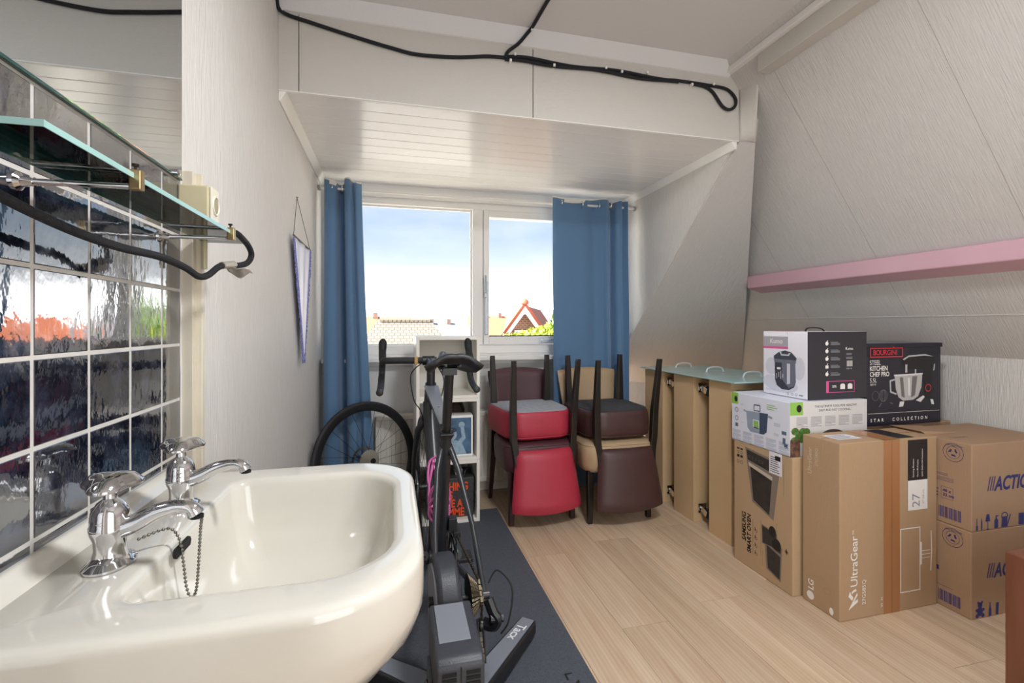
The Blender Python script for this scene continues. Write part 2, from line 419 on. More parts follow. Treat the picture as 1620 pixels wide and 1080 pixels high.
# hip slope beyond the dormer cheek (grey in shade)
def gz(x, y): return 2.04-.92*(y-2.015)-.085*(x-1.682)
A, Fp, E_, D = (1.682, 2.015, 2.04), (1.665, 3.20, gz(1.665, 3.2)), (2.875, 3.42, gz(2.875, 3.42)), (1.768, 2.006, gz(1.768, 2.006))
G0, G1 = (1.665, 3.49, gz(1.665, 3.49)), (2.875, 3.49, gz(2.875, 3.49))
hp = MB(); hp.prism([A, D, E_, G1, G0], (0, .018, .018))
struct(hp.build('wall_hip', SLOPEG), 'triangular papered roof slope right of the dormer', 'wall')
struct(MB().hexa([(1.70, 2.0, 1.80+.35), (3.0, 2.0, 1.80+.35), (3.0, 3.7, .20+.35), (1.70, 3.7, .20+.35), (1.70, 2.0, 2.42), (3.0, 2.0, 2.42), (3.0, 3.7, .85), (1.70, 3.7, .85)]).build('wall_hip_backing', SLOPEG), 'backing added in the gap behind the hip panel against light leaks', 'wall')  # put in behind the panel so no light leaks through the gap
struct(MB().box(1.66, 2.9, 3.49, 3.6, 0, .75).build('wall_knee_hip', PAPER), 'low papered wall behind the drawer boxes', 'wall')
# panel across the corner above
B_, C_ = (1.682, 2.015, 2.43), (1.652, 1.836, 2.43)
cp = MB(); cp.grid(lambda u, v: V(A).lerp(V(B_), v).lerp(V(D).lerp(V(C_), v), u), 8, 8)
struct(cp.build('trim_3', PAPERB, smooth=60, solid=.01), 'papered strip across the corner between bulkhead and slope', 'trim')
# beam and trims under the ceiling edge on the right
struct(MB().box(1.624, 1.80, -1.4, 1.83, 2.28, 2.362).build('trim_4', PAPERB, bevel=.003), 'papered beam along the top of the right slope', 'trim')
struct(MB().box(1.60, 1.66, -1.4, 2.02, 2.362, 2.39).box(1.625, 1.66, -1.4, 2.02, 2.39, 2.42).build('trim_5', WPAINT, bevel=.004), 'white stepped moulding where the ceiling meets the beam', 'trim')
struct(MB().prism([(-.43, 2.02, 2.345), (-.43, 2.02, 2.42), (-.43, 1.985, 2.42), (-.43, 2.008, 2.35)], (2.05, 0, 0)).build('trim_6', CEIL, bevel=.002), 'painted cove strip between ceiling and bulkhead', 'trim')
# bulkhead in three papered boards
bh = struct(MB().box(-.43, 1.69, 2.03, 2.12, 2.045, 2.5).build('wall_bulkhead', mat('seam_gap', '#8e8578', .9)), 'papered bulkhead above the dormer carrying the black cable', 'wall')
for x0, x1 in ((-.43, -.357), (-.354, .605), (.608, 1.69)):
    MB().box(x0, x1, 2.015, 2.031, 2.042, 2.44).build('panel', PAPERB, bh, bevel=.0015)

# dormer ceiling: white boards
cd = struct(MB().box(-.43, 1.72, 2.03, 3.36, 2.052, 2.16).build('ceiling_dormer', mat('groove_backing', '#6f6b68', .9)), 'white boarded ceiling of the dormer', 'ceiling')  # dark backing shows in the joints between the boards
brd = MB().box(0, 2.11, .0014, .0991, 0, .012).build('board', PVC, cd, bevel=.002)
brd.location = (-.43, 2.025, 2.04)
for k in range(1, 13):
    c = brd.copy(); COL.objects.link(c); c.location = (-.43, 2.025+.1005*k, 2.04)
struct(MB().box(-.43, 1.68, 2.0135, 2.03, 2.037, 2.0425).build('trim_7', WPAINT, bevel=.003), 'white edge bead under the bulkhead', 'trim')
struct(MB().prism([(-.43, 2.02, 2.04), (-.40, 2.02, 2.04), (-.425, 2.02, 2.0), (-.43, 2.02, 2.0)], (0, 1.2, 0)).build('trim_8', WPAINT, bevel=.003), 'white corner moulding of the dormer ceiling beside the left wall', 'trim')
struct(MB().prism([(1.672, 2.02, 2.04), (1.64, 2.02, 2.04), (1.662, 2.02, 2.0), (1.672, 2.02, 2.0)], (0, 1.2, 0)).build('trim_9', WPAINT, bevel=.003), 'white corner moulding of the dormer ceiling above the right cheek', 'trim')
# right cheek
struct(MB().prism([(1.67, 2.015, 2.06), (1.67, 3.36, 2.06), (1.67, 3.36, gz(1.67, 3.2)-.15), (1.67, 3.2, gz(1.67, 3.2))], (.028, 0, 0)).build('wall_cheek', PAPER), 'white papered triangular cheek of the dormer', 'wall')

# window wall
wf = MB()
wf.box(-.43, 1.665, 3.2, 3.36, 0, .93); wf.box(-.60, -.40, 3.2, 3.36, .93, 2.16); wf.box(1.63, 1.69, 3.2, 3.36, 0, 2.16); wf.box(-.40, 1.63, 3.2, 3.36, 1.985, 2.16)
struct(wf.build('wall_window', mat('window_wall_paint', '#e9e8e6', .6)), 'white wall below and around the dormer window', 'wall')
win = struct(bpy.data.objects.new('window_1', None), 'white dormer window with a fixed pane and a casement', 'window'); COL.objects.link(win); win.location = (.62, 3.25, .93)
f = MB(); f.box(-.40, -.34, 3.2, 3.29, .93, 1.985); f.box(1.57, 1.63, 3.2, 3.29, .93, 1.985); f.box(-.34, 1.57, 3.2, 3.29, 1.912, 1.985); f.box(-.34, 1.57, 3.2, 3.29, .93, .988)
f.box(-.34, 1.57, 3.185, 3.2, 1.955, 1.99)
f.build('frame', WPAINT, win, bevel=.004)
MB().box(.533, .604, 3.19, 3.29, .988, 1.912).build('mullion', WPAINT, win, bevel=.004)
MB().box(-.34, .533, 3.245, 3.251, .988, 1.912).build('pane', PANE, win)
gb = MB()
for q in ((-.34, -.328, .988, 1.912), (.521, .533, .988, 1.912), (-.328, .521, .988, 1.0), (-.328, .521, 1.900, 1.912)): gb.box(q[0], q[1], 3.23, 3.245, q[2], q[3])
gb.build('glazing_bead', WPAINT, win)
s_ = MB(); s_.box(.606, .645, 3.18, 3.25, .992, 1.908); s_.box(1.53, 1.568, 3.18, 3.25, .992, 1.908); s_.box(.645, 1.53, 3.18, 3.25, .992, 1.046); s_.box(.645, 1.53, 3.18, 3.25, 1.862, 1.908)
sash = s_.build('sash', WPAINT, win, bevel=.004)
MB().box(.645, 1.53, 3.215, 3.221, 1.046, 1.862).build('pane', PANE, sash)
MB().box(.645, 1.53, 3.206, 3.214, 1.046, 1.053).build('seal', BLACKR, sash)
ALU = mat('grey_aluminium', '#9aa0a6', .35, metal=.8)
h = MB(); h.box(.612, .634, 3.168, 3.181, 1.06, 1.42); h.box(.606, .622, 3.145, 3.168, 1.31, 1.345); h.bar((.614, 3.148, 1.34), (.611, 3.146, 1.46), .014, .010)
h.build('latch', ALU, sash, bevel=.002)
h = MB(); h.box(1.0, 1.035, 3.165, 3.181, 1.0, 1.036); h.bar((1.03, 3.158, 1.012), (1.22, 3.165, 1.045), .012, .016); h.lathe([(.009, 0), (.009, .02)], (1.018, 3.165, 1.018), (0, -1, 0), 10)
h.build('stay', mat('white_metal', '#dfe2e6', .35, metal=.3), sash, bevel=.0015)
MB().box(-.42, 1.63, 3.085, 3.205, .888, .916).build('sill', WPAINT, win, bevel=.006)
MB().box(-.42, 1.63, 3.17, 3.20, .86, .888).build('sill_batten', WPAINT, win, bevel=.002)
struct(MB().box(-.43, 1.665, 3.18, 3.2, 0, .075).build('baseboard_window', WPAINT, bevel=.004), 'white baseboard under the radiator', 'baseboard')
struct(MB().box(-.43, -.416, 1.25, 3.18, 0, .07).build('baseboard_left', WPAINT, bevel=.004), 'white baseboard along the left wall', 'baseboard')

# pink purlin
pb = MB(); pb.prism([(2.30, -1.4, 1.447), (2.262, -1.4, 1.444), (2.262, -1.4, 1.366), (2.369, -1.4, 1.333), (2.42, -1.4, 1.40)], (0, 4.04, 0))
struct(pb.build('trim_10', PINK, bevel=.005), 'dusty pink painted roof beam across the right slope', 'beam')

# radiator
RAD = mat('radiator_enamel', '#e6e3da', .35)
rad = thing('radiator', 'cream ribbed panel radiator under the window sill', 'radiator', (.62, 3.13, .10))
prof = []
n_ = 46; x0, x1 = -.10, 1.42
for k in range(n_):
    xa = x0+(x1-x0)*k/n_; d = (x1-x0)/n_
    prof += [(xa, 3.098), (xa+d*.62, 3.098), (xa+d*.72, 3.108), (xa+d*.9, 3.108)]
prof += [(x1, 3.098), (x1, 3.118), (x0, 3.118)]
MB().prism([(x, y, .12) for x, y in prof], (0, 0, .40)).build('panel', RAD, rad)
MB().box(x0, x1, 3.096, 3.12, .085, .12).box(x0, x1, 3.096, 3.12, .52, .55).build('panel_edge', RAD, rad, bevel=.005)
MB().box(x0, x1, 3.12, 3.165, .535, .552).build('top_grille', RAD, rad)
MB().box(x0, x1, 3.155, 3.165, .10, .54).build('rear_panel', RAD, rad)
for q in (.1, 1.2): MB().box(q, q+.03, 3.16, 3.2, .2, .5).build('wall_bracket', RAD, rad)
MB().tube([(1.44, 3.14, .0), (1.44, 3.14, .13)], .009, 8).lathe([(.018, 0), (.02, .03), (.018, .06)], (1.44, 3.14, .13), (0, 0, 1), 12).build('valve', WHITEPL, rad, smooth=40)

# curtain rod and curtains
CURT = mat('blue_curtain_cloth', '#5a7ea3', .8, bump=.25, bscale=600, sheen=.3)
LINING = mat('curtain_header', '#e9e6e0', .8)
rod = thing('curtain_rod', 'thin white curtain rod across the top of the dormer window', 'curtain rod', (.62, 3.08, 1.945))
MB().tube([(-.425, 3.033, 1.945), (1.665, 3.033, 1.945)], .008, 10).build('pole', WHITEPL, rod, smooth=40)
for x in (-.42, 1.66): MB().lathe([(.016, 0), (.016, .012)], (x-.006, 3.033, 1.945), (1, 0, 0), 14).build('end_socket', STEEL, rod, smooth=40)
def curtain(label, top, bot, ztop, zbot, rings_, wave):
    c = thing('curtain', label, 'curtain', (top[0][0], 3.08, zbot), 0, 'blue curtains of the dormer window')
    T, Bt = catmull([(x*.985+(.012 if x < 0 else 0), y, 0) for x, y in top], 8), catmull([(x*.985+(.012 if x < 0 else 0), y, 0) for x, y in bot], 8)
    n_ = len(T)-1
    def fn(u, v):
        i = min(int(round(u*n_)), n_); k = v**1.3
        p = T[i].lerp(Bt[i], k)
        zt = ztop+wave*(.5+.5*math.cos(2*PI*u*len(rings_)/2+.8))
        return (p.x, p.y-.047+.004*math.sin(9*v+u*7), zt+(zbot-zt)*v)
    MB().grid(fn, n_, 30).build('cloth', CURT, c, smooth=70, solid=.0025)
    def fh(u, v):
        p = T[min(int(round(u*n_)), n_)]; zt = ztop+wave*(.5+.5*math.cos(2*PI*u*len(rings_)/2+.8))
        return (p.x, p.y-.044, zt+.010-.03*v)
    MB().grid(fh, n_, 2).build('header_tape', LINING, c, smooth=70, solid=.002)
    for x, y in rings_:
        MB().tube([(x, y-.047+.02*math.cos(2*PI*k/20), 1.945+.02*math.sin(2*PI*k/20)) for k in range(20)], .0045, 6, closed=True).build('eyelet', CHROME, c, smooth=60)
    return c
curtain('narrow gathered blue curtain hanging to the floor beside the left wall',
        [(-.408, 3.06), (-.385, 3.035), (-.345, 3.045), (-.325, 3.11), (-.300, 3.12), (-.290, 3.05), (-.262, 3.03), (-.243, 3.06), (-.225, 3.035), (-.193, 3.055)],
        [(-.415, 3.04), (-.375, 3.005), (-.315, 3.03), (-.300, 3.12), (-.275, 3.13), (-.255, 3.03), (-.21, 3.01), (-.185, 3.05), (-.15, 3.02), (-.105, 3.05)], 1.975, .03,
        [(-.345, 3.06), (-.29, 3.08), (-.24, 3.06)], .022)
curtain('wide blue eyelet curtain hanging behind the stacked chairs',
        [(1.065, 3.07), (1.09, 3.05), (1.16, 3.05), (1.22, 3.055), (1.30, 3.065), (1.37, 3.09), (1.42, 3.06), (1.45, 3.035), (1.475, 3.06), (1.50, 3.09), (1.525, 3.04), (1.56, 3.035), (1.585, 3.08), (1.62, 3.05)],
        [(1.07, 3.06), (1.11, 3.03), (1.18, 3.035), (1.25, 3.05), (1.33, 3.06), (1.40, 3.08), (1.45, 3.06), (1.475, 3.02), (1.495, 3.05), (1.515, 3.09), (1.54, 3.04), (1.57, 3.03), (1.60, 3.08), (1.635, 3.05)], 1.968, .03,
        [(1.105, 3.06), (1.255, 3.06), (1.385, 3.075), (1.46, 3.05)], .02)
# ------------------------------------------------------------------ ceiling lamp added unseen to light the room, where the black cable leads
lamp = thing('added_ceiling_lamp', 'round white ceiling lamp added unseen at the end of the black cable', 'lamp', (.70, .62, 2.42))
MB().lathe([(.0, 0), (.17, 0), (.17, -.03), (.15, -.035), (.0, -.035)], (.70, .62, 2.42), (0, 0, 1), 32).build('housing', WHITEPL, lamp, smooth=40)
MB().lathe([(.0, -.035), (.148, -.036), (.13, -.055), (.0, -.06)], (.70, .62, 2.42), (0, 0, 1), 32).build('diffuser', mat('lamp_diffuser', '#f6f9ff', .5, emit=3.), lamp, smooth=60)
ll = bpy.data.lights.new('added_lamp_light', 'AREA'); ll.shape = 'DISK'; ll.size = .34; ll.energy = 25; ll.color = (.95, .975, 1.0)
lo = bpy.data.objects.new('added_lamp_light', ll); COL.objects.link(lo); lo.location = (.70, .62, 2.345)

# ------------------------------------------------------------------ cable on the bulkhead
cb = thing('ceiling_cable', 'black cable clipped along the bulkhead and up over the ceiling', 'cable', (.5, 2.0, 2.28))
yb = 2.006
main = [(-.425, 1.80, 2.405), (-.424, 1.95, 2.375), (-.415, 2.0, 2.338), (-.30, yb, 2.312), (-.099, yb, 2.274), (.0, yb, 2.258), (.102, yb, 2.246), (.259, yb, 2.257), (.40, yb, 2.280), (.478, yb, 2.285)]
MB().tube(catmull(main, 6), .0075, 8).build('cable_run', CABLE, cb, smooth=60)
up = [(.478, yb-.004, 2.283), (.49, yb-.008, 2.31), (.535, 1.998, 2.35), (.575, 1.98, 2.396), (.590, 1.95, 2.410), (.600, 1.80, 2.411), (.63, 1.4, 2.411), (.68, .80, 2.411)]
MB().tube(catmull(up, 6), .0075, 8).build('cable_run', CABLE, cb, smooth=60)
for dz, ph in ((.004, 0), (-.007, 1.5)):
    pts = [(.478, yb-.002, 2.285+dz)]
    x = .56
    while x < 1.40:
        pts.append((x, yb-.002, 2.289+dz+.005*math.sin(x*14+ph))); x += .07
    if dz > 0: pts += [(1.50, yb, 2.292), (1.60, yb, 2.285), (1.648, yb-.002, 2.245), (1.645, yb-.004, 2.205), (1.610, yb-.004, 2.184), (1.570, yb-.003, 2.200), (1.52, yb, 2.262), (1.47, yb, 2.283), (1.40, yb, 2.287)]
    MB().tube(catmull(pts, 6), .0075, 8).build('cable_run', CABLE, cb, smooth=60)
for x, z in ((-.413, 2.345), (.52, 2.302), (.50, 2.272), (.70, 2.278), (.95, 2.300), (1.03, 2.293), (1.16, 2.305), (1.40, 2.280), (1.52, 2.297)):
    MB().box(x-.005, x+.005, 1.993, 2.015, z-.006, z+.006).build('cable_clip', WHITEPL, cb, bevel=.0015)
MB().box(.583, .594, 1.962, 1.974, 2.398, 2.42).build('cable_clip', WHITEPL, cb, bevel=.0015)

# ------------------------------------------------------------------ mirror
mi = thing('wall_mirror', 'large frameless wall mirror above the navy tiles', 'mirror', (-.458, .70, 1.447))
MB().box(-.4600, -.4545, .10, 1.208, 1.447, 2.30).build('mirror_glass', MIRROR, mi, bevel=.0012)
MB().box(-.4605, -.4540, .10, 1.208, 1.4435, 1.447).build('mirror_edge', mat('mirror_edge', '#1f4a42', .15), mi)
for y in (1.17, .6): MB().lathe([(.008, 0), (.008, .008), (.003, .011)], (-.4545, y, 1.449), (1, 0, 0), 14).build('mirror_clip', CHROME, mi, smooth=40)

# ------------------------------------------------------------------ glass shelf
sh = thing('glass_shelf', 'clear glass shelf on two chrome arms above the washbasin', 'shelf', (-.39, .9, 1.318))
MB().box(-.424, -.331, .563, 1.252, 1.3150, 1.3215).build('glass_plate', SHELFGLASS, sh)
MB().box(-.3312, -.3300, .563, 1.252, 1.3148, 1.3217).box(-.424, -.330, .5618, .5632, 1.3148, 1.3217).box(-.424, -.330, 1.2515, 1.2525, 1.3148, 1.3217).build('polished_edge', mat('glint_glass_edge', '#9cc7c3', .1, spec=.8), sh)  # edges coloured pale blue-grey to stand for glints on the glass
MB().box(-.4245, -.4235, .563, 1.252, 1.3148, 1.3217).build('back_edge', GLASSEDGE, sh)
BRASS = mat('worn_brass', '#b09a72', .3, metal=1.)
for y in (.735, 1.118):
    a = MB().tube([(-.462, y, 1.303), (-.335, y, 1.305)], .0042, 10).build('arm', CHROME, sh, smooth=40)
    MB().lathe([(.012, 0), (.012, .004), (.007, .008), (.005, .02)], (-.462, y, 1.303), (1, 0, 0), 16).build('wall_rose', CHROME, sh, smooth=40)
    k = MB().box(-.337, -.322, y-.006, y+.006, 1.300, 1.327).build('clamp', BRASS, sh, bevel=.002)
    MB().lathe([(.0016, 0), (.0016, .006), (.0042, .006), (.0042, .009)], (-.331, y, 1.326), (0, 0, 1), 10).build('clamp_screw', mat('dark_brass', '#3b3128', .4, metal=.9), sh, smooth=30)

# shaver-light cable drooping in front of the tiles, looped over the shelf end
dc = thing('drooping_cable', 'black braided cable drooping under the glass shelf to its end clamp', 'cable', (-.37, .8, 1.2))
pts = [(-.455, .45, 1.335), (-.440, .56, 1.300), (-.425, .64, 1.268), (-.41, .74, 1.247), (-.40, .84, 1.239), (-.385, .93, 1.238), (-.372, 1.0, 1.228), (-.365, 1.045, 1.216), (-.358, 1.075, 1.222), (-.350, 1.11, 1.243), (-.342, 1.15, 1.252), (-.332, 1.185, 1.256), (-.322, 1.21, 1.266), (-.316, 1.215, 1.285), (-.318, 1.195, 1.303), (-.322, 1.15, 1.316), (-.326, 1.135, 1.320)]
MB().tube(catmull(pts, 6), .0065, 10).build('cable_run', CABLE, dc, smooth=60)
TAPE = mat('silver_tape', '#b9b2a6', .35, metal=.4, bump=.6, bscale=60)
MB().tube([(-.348, 1.12, 1.247), (-.338, 1.165, 1.255)], .0078, 10).build('tape_wrap', TAPE, dc, smooth=50)
tf = MB(); tf.grid(lambda u, v: (-.352+.050*u+.004*v, 1.150+.010*v+.005*math.sin(6*u), 1.252-.010*u-.022*v*(.35+.65*math.sin(PI*min(1, u+.12)))+.002*math.sin(9*u)), 8, 5)
tf.build('tape_flag', TAPE, dc, smooth=60, solid=.0008)

# socket box
so = thing('socket_outlet', 'beige surface socket box beside the mirror corner', 'socket', (-.43, 1.23, 1.338))
BEIGE = mat('aged_beige_plastic', '#d8cda9', .4, var=.3, vscale=20, col2='#c7b98d')
MB().box(-.462, -.400, 1.203, 1.252, 1.338, 1.436).build('housing', BEIGE, so, bevel=.004)
MB().box(-.400, -.394, 1.205, 1.250, 1.340, 1.434).build('front_plate', mat('ivory_plastic', '#ece6d2', .35), so, bevel=.002)
MB().tube([(-.3935, 1.228+.019*math.cos(2*PI*k/20), 1.395+.021*math.sin(2*PI*k/20)) for k in range(20)], .0025, 6, closed=True).build('socket_rim', mat('ivory_plastic', '#ece6d2'), so, smooth=50)
MB().lathe([(.0175, 0), (.0175, .0006)], (-.3942, 1.228, 1.395), (1, 0, 0), 20).build('socket_recess', mat('socket_recess', '#a89f86', .6), so)
MB().tube([(-.418, 1.232, 1.338), (-.418, 1.232, 1.25)], .006, 8).build('conduit', BEIGE, so, smooth=40)

# ------------------------------------------------------------------ washbasin
NB = 9
def ring(x0, x1, y0, y1, r, z): return [(x, y, z) for x, y in rrect(x0, x1, y0, y1, r, NB)]
sk = thing('washbasin', 'large cream ceramic washbasin on the tiled wall', 'washbasin', (-.2, .87, .60))
bs = MB()
def OUT(d, z): return ring(-.4625, .046-d, .566+d, 1.172-d, (.004, .15-d*.6, .14-d*.6, .004), z)
def INN(d, z, db=0): return ring(-.315+d*.75+db, .004-d, .648+d, 1.092-d, (.035, .115-d*.4, .105-d*.4, .035), z)
ZR = .80
rs = [ring(-.4625, -.12, .70, 1.04, (.004, .12, .12, .004), ZR-.235), ring(-.4625, -.06, .64, 1.10, (.004, .14, .14, .004), ZR-.205),
      OUT(.045, ZR-.150), OUT(.012, ZR-.105), OUT(.002, ZR-.078), OUT(0, ZR-.06), OUT(.0, ZR-.016), OUT(.001, ZR-.009), OUT(.003, ZR-.005), OUT(.007, ZR-.0018), OUT(.012, ZR-.0004), OUT(.018, ZR),
      ]
# top deck ring -> bowl
rs += [INN(-.014, ZR-.001), INN(-.006, ZR-.0025), INN(-.001, ZR-.006), INN(.002, ZR-.014), INN(.008, ZR-.05), INN(.022, ZR-.10), INN(.050, ZR-.140), INN(.095, ZR-.158), INN(.15, ZR-.166)]
bs.rings(rs)
basin = bs.build('basin', CERAMIC, sk, smooth=55)
u_ = MB(); u_.prism([(-.4635, .57, ZR-.01), (-.4635, .57, ZR+.020), (-.452, .57, ZR+.020), (-.440, .57, ZR+.010), (-.428, .57, ZR+.0005), (-.42, .57, ZR-.01)], (0, .60, 0))
u_.build('upstand', CERAMIC, sk, bevel=.003, smooth=50)
# faint raised edge of the near and far soap shelves
MB().lathe([(.026, 0), (.024, .003), (.010, .003), (.0, .001)], (-.13, .87, ZR-.1665), (0, 0, 1), 20).build('drain', CHROME, sk, smooth=40)
ov = MB(); ov.prism([(-.3075, .812+.024*a, ZR-.012+.0065*b) for a, b in ((-1, -1), (1, -1), (1.15, 0), (1, 1), (-1, 1), (-1.15, 0))], (.0045, 0, -.001)); ov.build('overflow_slot', DARKHOLE, sk)
MB().tube([(-.19, .87, .575), (-.19, .87, .42), (-.19, .87, .37), (-.26, .87, .34), (-.33, .87, .37), (-.40, .87, .40), (-.466, .87, .40)], .018, 12).build('trap_pipe', CHROME, sk, smooth=50)

def tap(label, bx, by, chain):
    t = thing('basin_tap', label, 'tap', (bx, by, ZR), 0, 'chrome taps of the washbasin')
    MB().lathe([(.0, 0), (.033, 0), (.033, .003), (.026, .008), (.018, .014)], (bx, by, ZR), (0, 0, 1), 28, sx=.85, sy=1.1).build('base_flange', CHROME, t, smooth=50)
    MB().lathe([(.020, .010), (.0175, .020), (.0185, .034), (.0225, .044), (.023, .052), (.022, .054), (.022, .060), (.0205, .072), (.0145, .083), (.009, .087), (.0075, .089), (.0075, .102), (.010, .104)], (bx, by, ZR), (0, 0, 1), 28).build('body', CHROME, t, smooth=40)
    sp = catmull([(bx+.005, by, ZR+.045), (bx+.03, by-.002, ZR+.052), (bx+.058, by-.005, ZR+.066), (bx+.083, by-.008, ZR+.072), (bx+.100, by-.010, ZR+.069), (bx+.106, by-.010, ZR+.060)], 6)
    n_ = len(sp); MB().tube(sp, [.0145-.0055*min(1, k/(n_*.6)) if k < n_*.75 else .009+.002*(k-n_*.75)/(n_*.25) for k in range(n_)], 14).build('spout', CHROME, t, smooth=60)
    MB().lathe([(.0085, 0), (.0085, -.004)], (bx+.1065, by-.010, ZR+.059), (0, 0, 1), 14).build('spout_mouth', DARKHOLE, t)
    # three-lobed domed handle
    q = V((.06, -.05, 1)).to_track_quat('Z', 'Y'); c = V((bx, by, ZR+.102)); rs_ = []
    for s_, z in ((.22, 0), (.45, .003), (.80, .006), (.98, .008), (1.0, .011), (.93, .0150), (.70, .0205), (.4, .0235), (.05, .025)):
        rs_.append([c+q@V(((.0325+.0055*math.cos(3*a+.6))*s_*math.cos(a), (.0325+.0055*math.cos(3*a+.6))*s_*math.sin(a), z*.8-.004*(s_ > .9))) for a in [2*PI*k/36 for k in range(36)]])
    MB().rings(rs_).build('handle', CHROME, t, smooth=60)
    return t
tap('near chrome pillar tap with the bead chain on the washbasin', -.368, .752, True)
tap('far chrome pillar tap at the window end of the washbasin', -.362, .958, False)
ch = thing('bead_chain', 'thin steel plug chain hanging over the bowl edge from the near tap', 'chain', (-.30, .78, .75))
BEAD = mat('bead_chain_steel', '#84817a', .3, metal=1.)
cp_ = catmull([(-.345, .775, ZR+.020), (-.325, .79, ZR+.024), (-.312, .795, ZR+.022), (-.303, .797, ZR+.004), (-.298, .797, ZR-.030), (-.293, .793, ZR-.062), (-.285, .788, ZR-.078), (-.277, .784, ZR-.066), (-.272, .778, ZR-.03), (-.268, .772, ZR+.01), (-.264, .764, ZR+.035), (-.258, .752, ZR+.055)], 10)
MB().tube(cp_, .0007, 5).build('chain_wire', BEAD, ch)
bd = MB().lathe([(.0004, -.0024), (.0018, -.0016), (.0025, 0), (.0018, .0016), (.0004, .0024)], (0, 0, 0), (0, 0, 1), 7)
bead = bd.build('bead', BEAD, ch, smooth=80, world=False)
bead.location = cp_[0]-ch.location
acc = 0; last = cp_[0]
for i in range(1, len(cp_)):
    d = (cp_[i]-cp_[i-1]).length; s0 = 0
    while acc+d-s0 >= .0058:
        s0 += .0058-acc; acc = 0
        c = bead.copy(); COL.objects.link(c); c.location = cp_[i-1].lerp(cp_[i], min(1, s0/d))-ch.location
    acc += d-s0

# ------------------------------------------------------------------ pennant
pe = thing('pennant', 'long white triangular pennant with blue fringe hanging on the left wall', 'pennant', (-.42, 2.4, .93))
MB().tube([(-.412, 2.215, 1.512), (-.405, 2.60, 1.505)], .004, 8).build('rod', mat('dark_rod', '#5b5348', .5), pe, smooth=40)
MB().tube([(-.412, 2.22, 1.515), (-.426, 2.372, 1.712), (-.405, 2.595, 1.508)], .0014, 5).build('cord', mat('grey_cord', '#4a4a4e', .7), pe)
MB().lathe([(.003, 0), (.003, .01)], (-.43, 2.372, 1.714), (1, 0, 0), 8).build('nail', STEEL, pe)
def pf(u, v):
    y0, y1 = 2.225+.205*v, 2.585-.155*v
    return (-.412+.006*u+.003*math.sin(u*14+2*v), y0+(y1-y0)*u, 1.505-.545*v)
MB().grid(pf, 18, 20).build('cloth', mat('white_satin', '#ecebf3', .35, var=.3, vscale=1, stretch=(1, 40, 4), col2='#c9cce4'), pe, smooth=70, solid=.0015)
fr = MB(); BLUEF = mat('blue_fringe', '#4a4fa8', .8, var=.6, vscale=150, col2='#c4c6e2')
for side in (0, 1):
    for k in range(70):
        v = k/69; p = V(pf(side, v)); s_ = -1 if side == 0 else 1
        q = p+V((.004*random.random(), s_*.016+random.uniform(-.004, .004), -.018+random.uniform(-.006, .006)))
        fr.tube([p, q], .0032, 4)
    fr.tube([V(pf(side, k/20))+V((.002, 0, 0)) for k in range(21)], .004, 5)
fo = fr.build('fringe', BLUEF, pe); fo['kind'] = 'stuff'
# ------------------------------------------------------------------ mat and bicycle
MATB = mat('grey_foam_mat', '#5a5f69', .8, bump=.9, bscale=420, var=.8, vscale=260, col2='#3f434c')
em = thing('exercise_mat', 'dark grey exercise mat under the bicycle trainer', 'mat', (.2, 1.9, 0))
MB().box(-.24, .622, .90, 2.835, .0002, .006).build('mat_sheet', MATB, em, bevel=.002)
Pm = Print(((.56, 1.16, .006), (0, 1, 0), (-1, 0, 0), (0, 0, 1)))
PRK = mat('mat_print', '#15161a', .6)
Pm.text('mat_print', PRK, em, 'Tacx', .02, -.01, .11)
Pm.polys('mat_print_bracket', PRK, em, [R(.24, .02, .27, .026), R(.264, .0, .27, .026)])

CARB = mat('matt_carbon', '#2a2c31', .34, spec=.5)
SILVB = mat('satin_dark_grey', '#5b6068', .32, metal=.3)
PINKB = mat('magenta_print', '#d067a8', .4)
TAPEB = mat('bar_tape', '#1d1e21', .6, bump=.6, bscale=300)
GOLD = mat('gold_chain', '#5e5545', .45, metal=.9)
bk = thing('road_bicycle', 'matt black road bicycle without rear wheel on the trainer', 'bicycle', (.18, 1.9, .0))
def bx_(y, off=0.): return .190-.042*(y-1.34)+off
def B(y, z, off=0.): return V((bx_(y, off), y, z))
RA, BBp, SC, ST, HT, HB, FA = (1.345, .345), (1.745, .275), (1.615, .755), (1.548, .965), (2.045, .862), (2.095, .715), (2.318, .345)
fr_ = MB()
fr_.tube([B(*BBp), B(1.685, .50), B(*SC)], [.024, .020, .0195], 14)
fr_.tube([B(1.61, .742), B(1.80, .800), B(2.045, .842)], [.017, .019, .026], 14, flat=.75)
fr_.tube([B(2.075, .79), B(1.90, .51), B(*BBp)], [.030, .031, .033], 14)
fr_.tube([B(HT[0]-.004, HT[1]+.012), B(*HB)], [.023, .029], 16)
fr_.tube([B(BBp[0], BBp[1], -.04), B(BBp[0], BBp[1], .04)], .027, 16)
for s in (-1, 1):
    fr_.tube([B(1.635, .71, s*.012), B(1.58, .64, s*.035), B(1.46, .50, s*.058), B(RA[0], RA[1], s*.069)], [.012, .010, .008, .009], 10)
    fr_.tube([B(1.70, .28, s*.03), B(1.58, .30, s*.045), B(RA[0], RA[1], s*.069)], [.014, .011, .010], 10)
    fr_.tube([B(RA[0], RA[1], s*.060), B(RA[0], RA[1], s*.082)], .012, 12)
fr_.tube([B(1.625, .70, -.018), B(1.625, .70, .018)], .012, 8)
fr_.build('frame', CARB, bk, smooth=50)
tt = MB(); tt.bar(B(1.655, .778), B(2.03, .866), .034, .004, .060, .004); tt.build('top_tube_panel', mat('silver_grey', '#8c9199', .3, metal=.4), bk, bevel=.0015)  # silver grey strip along the top of the tube
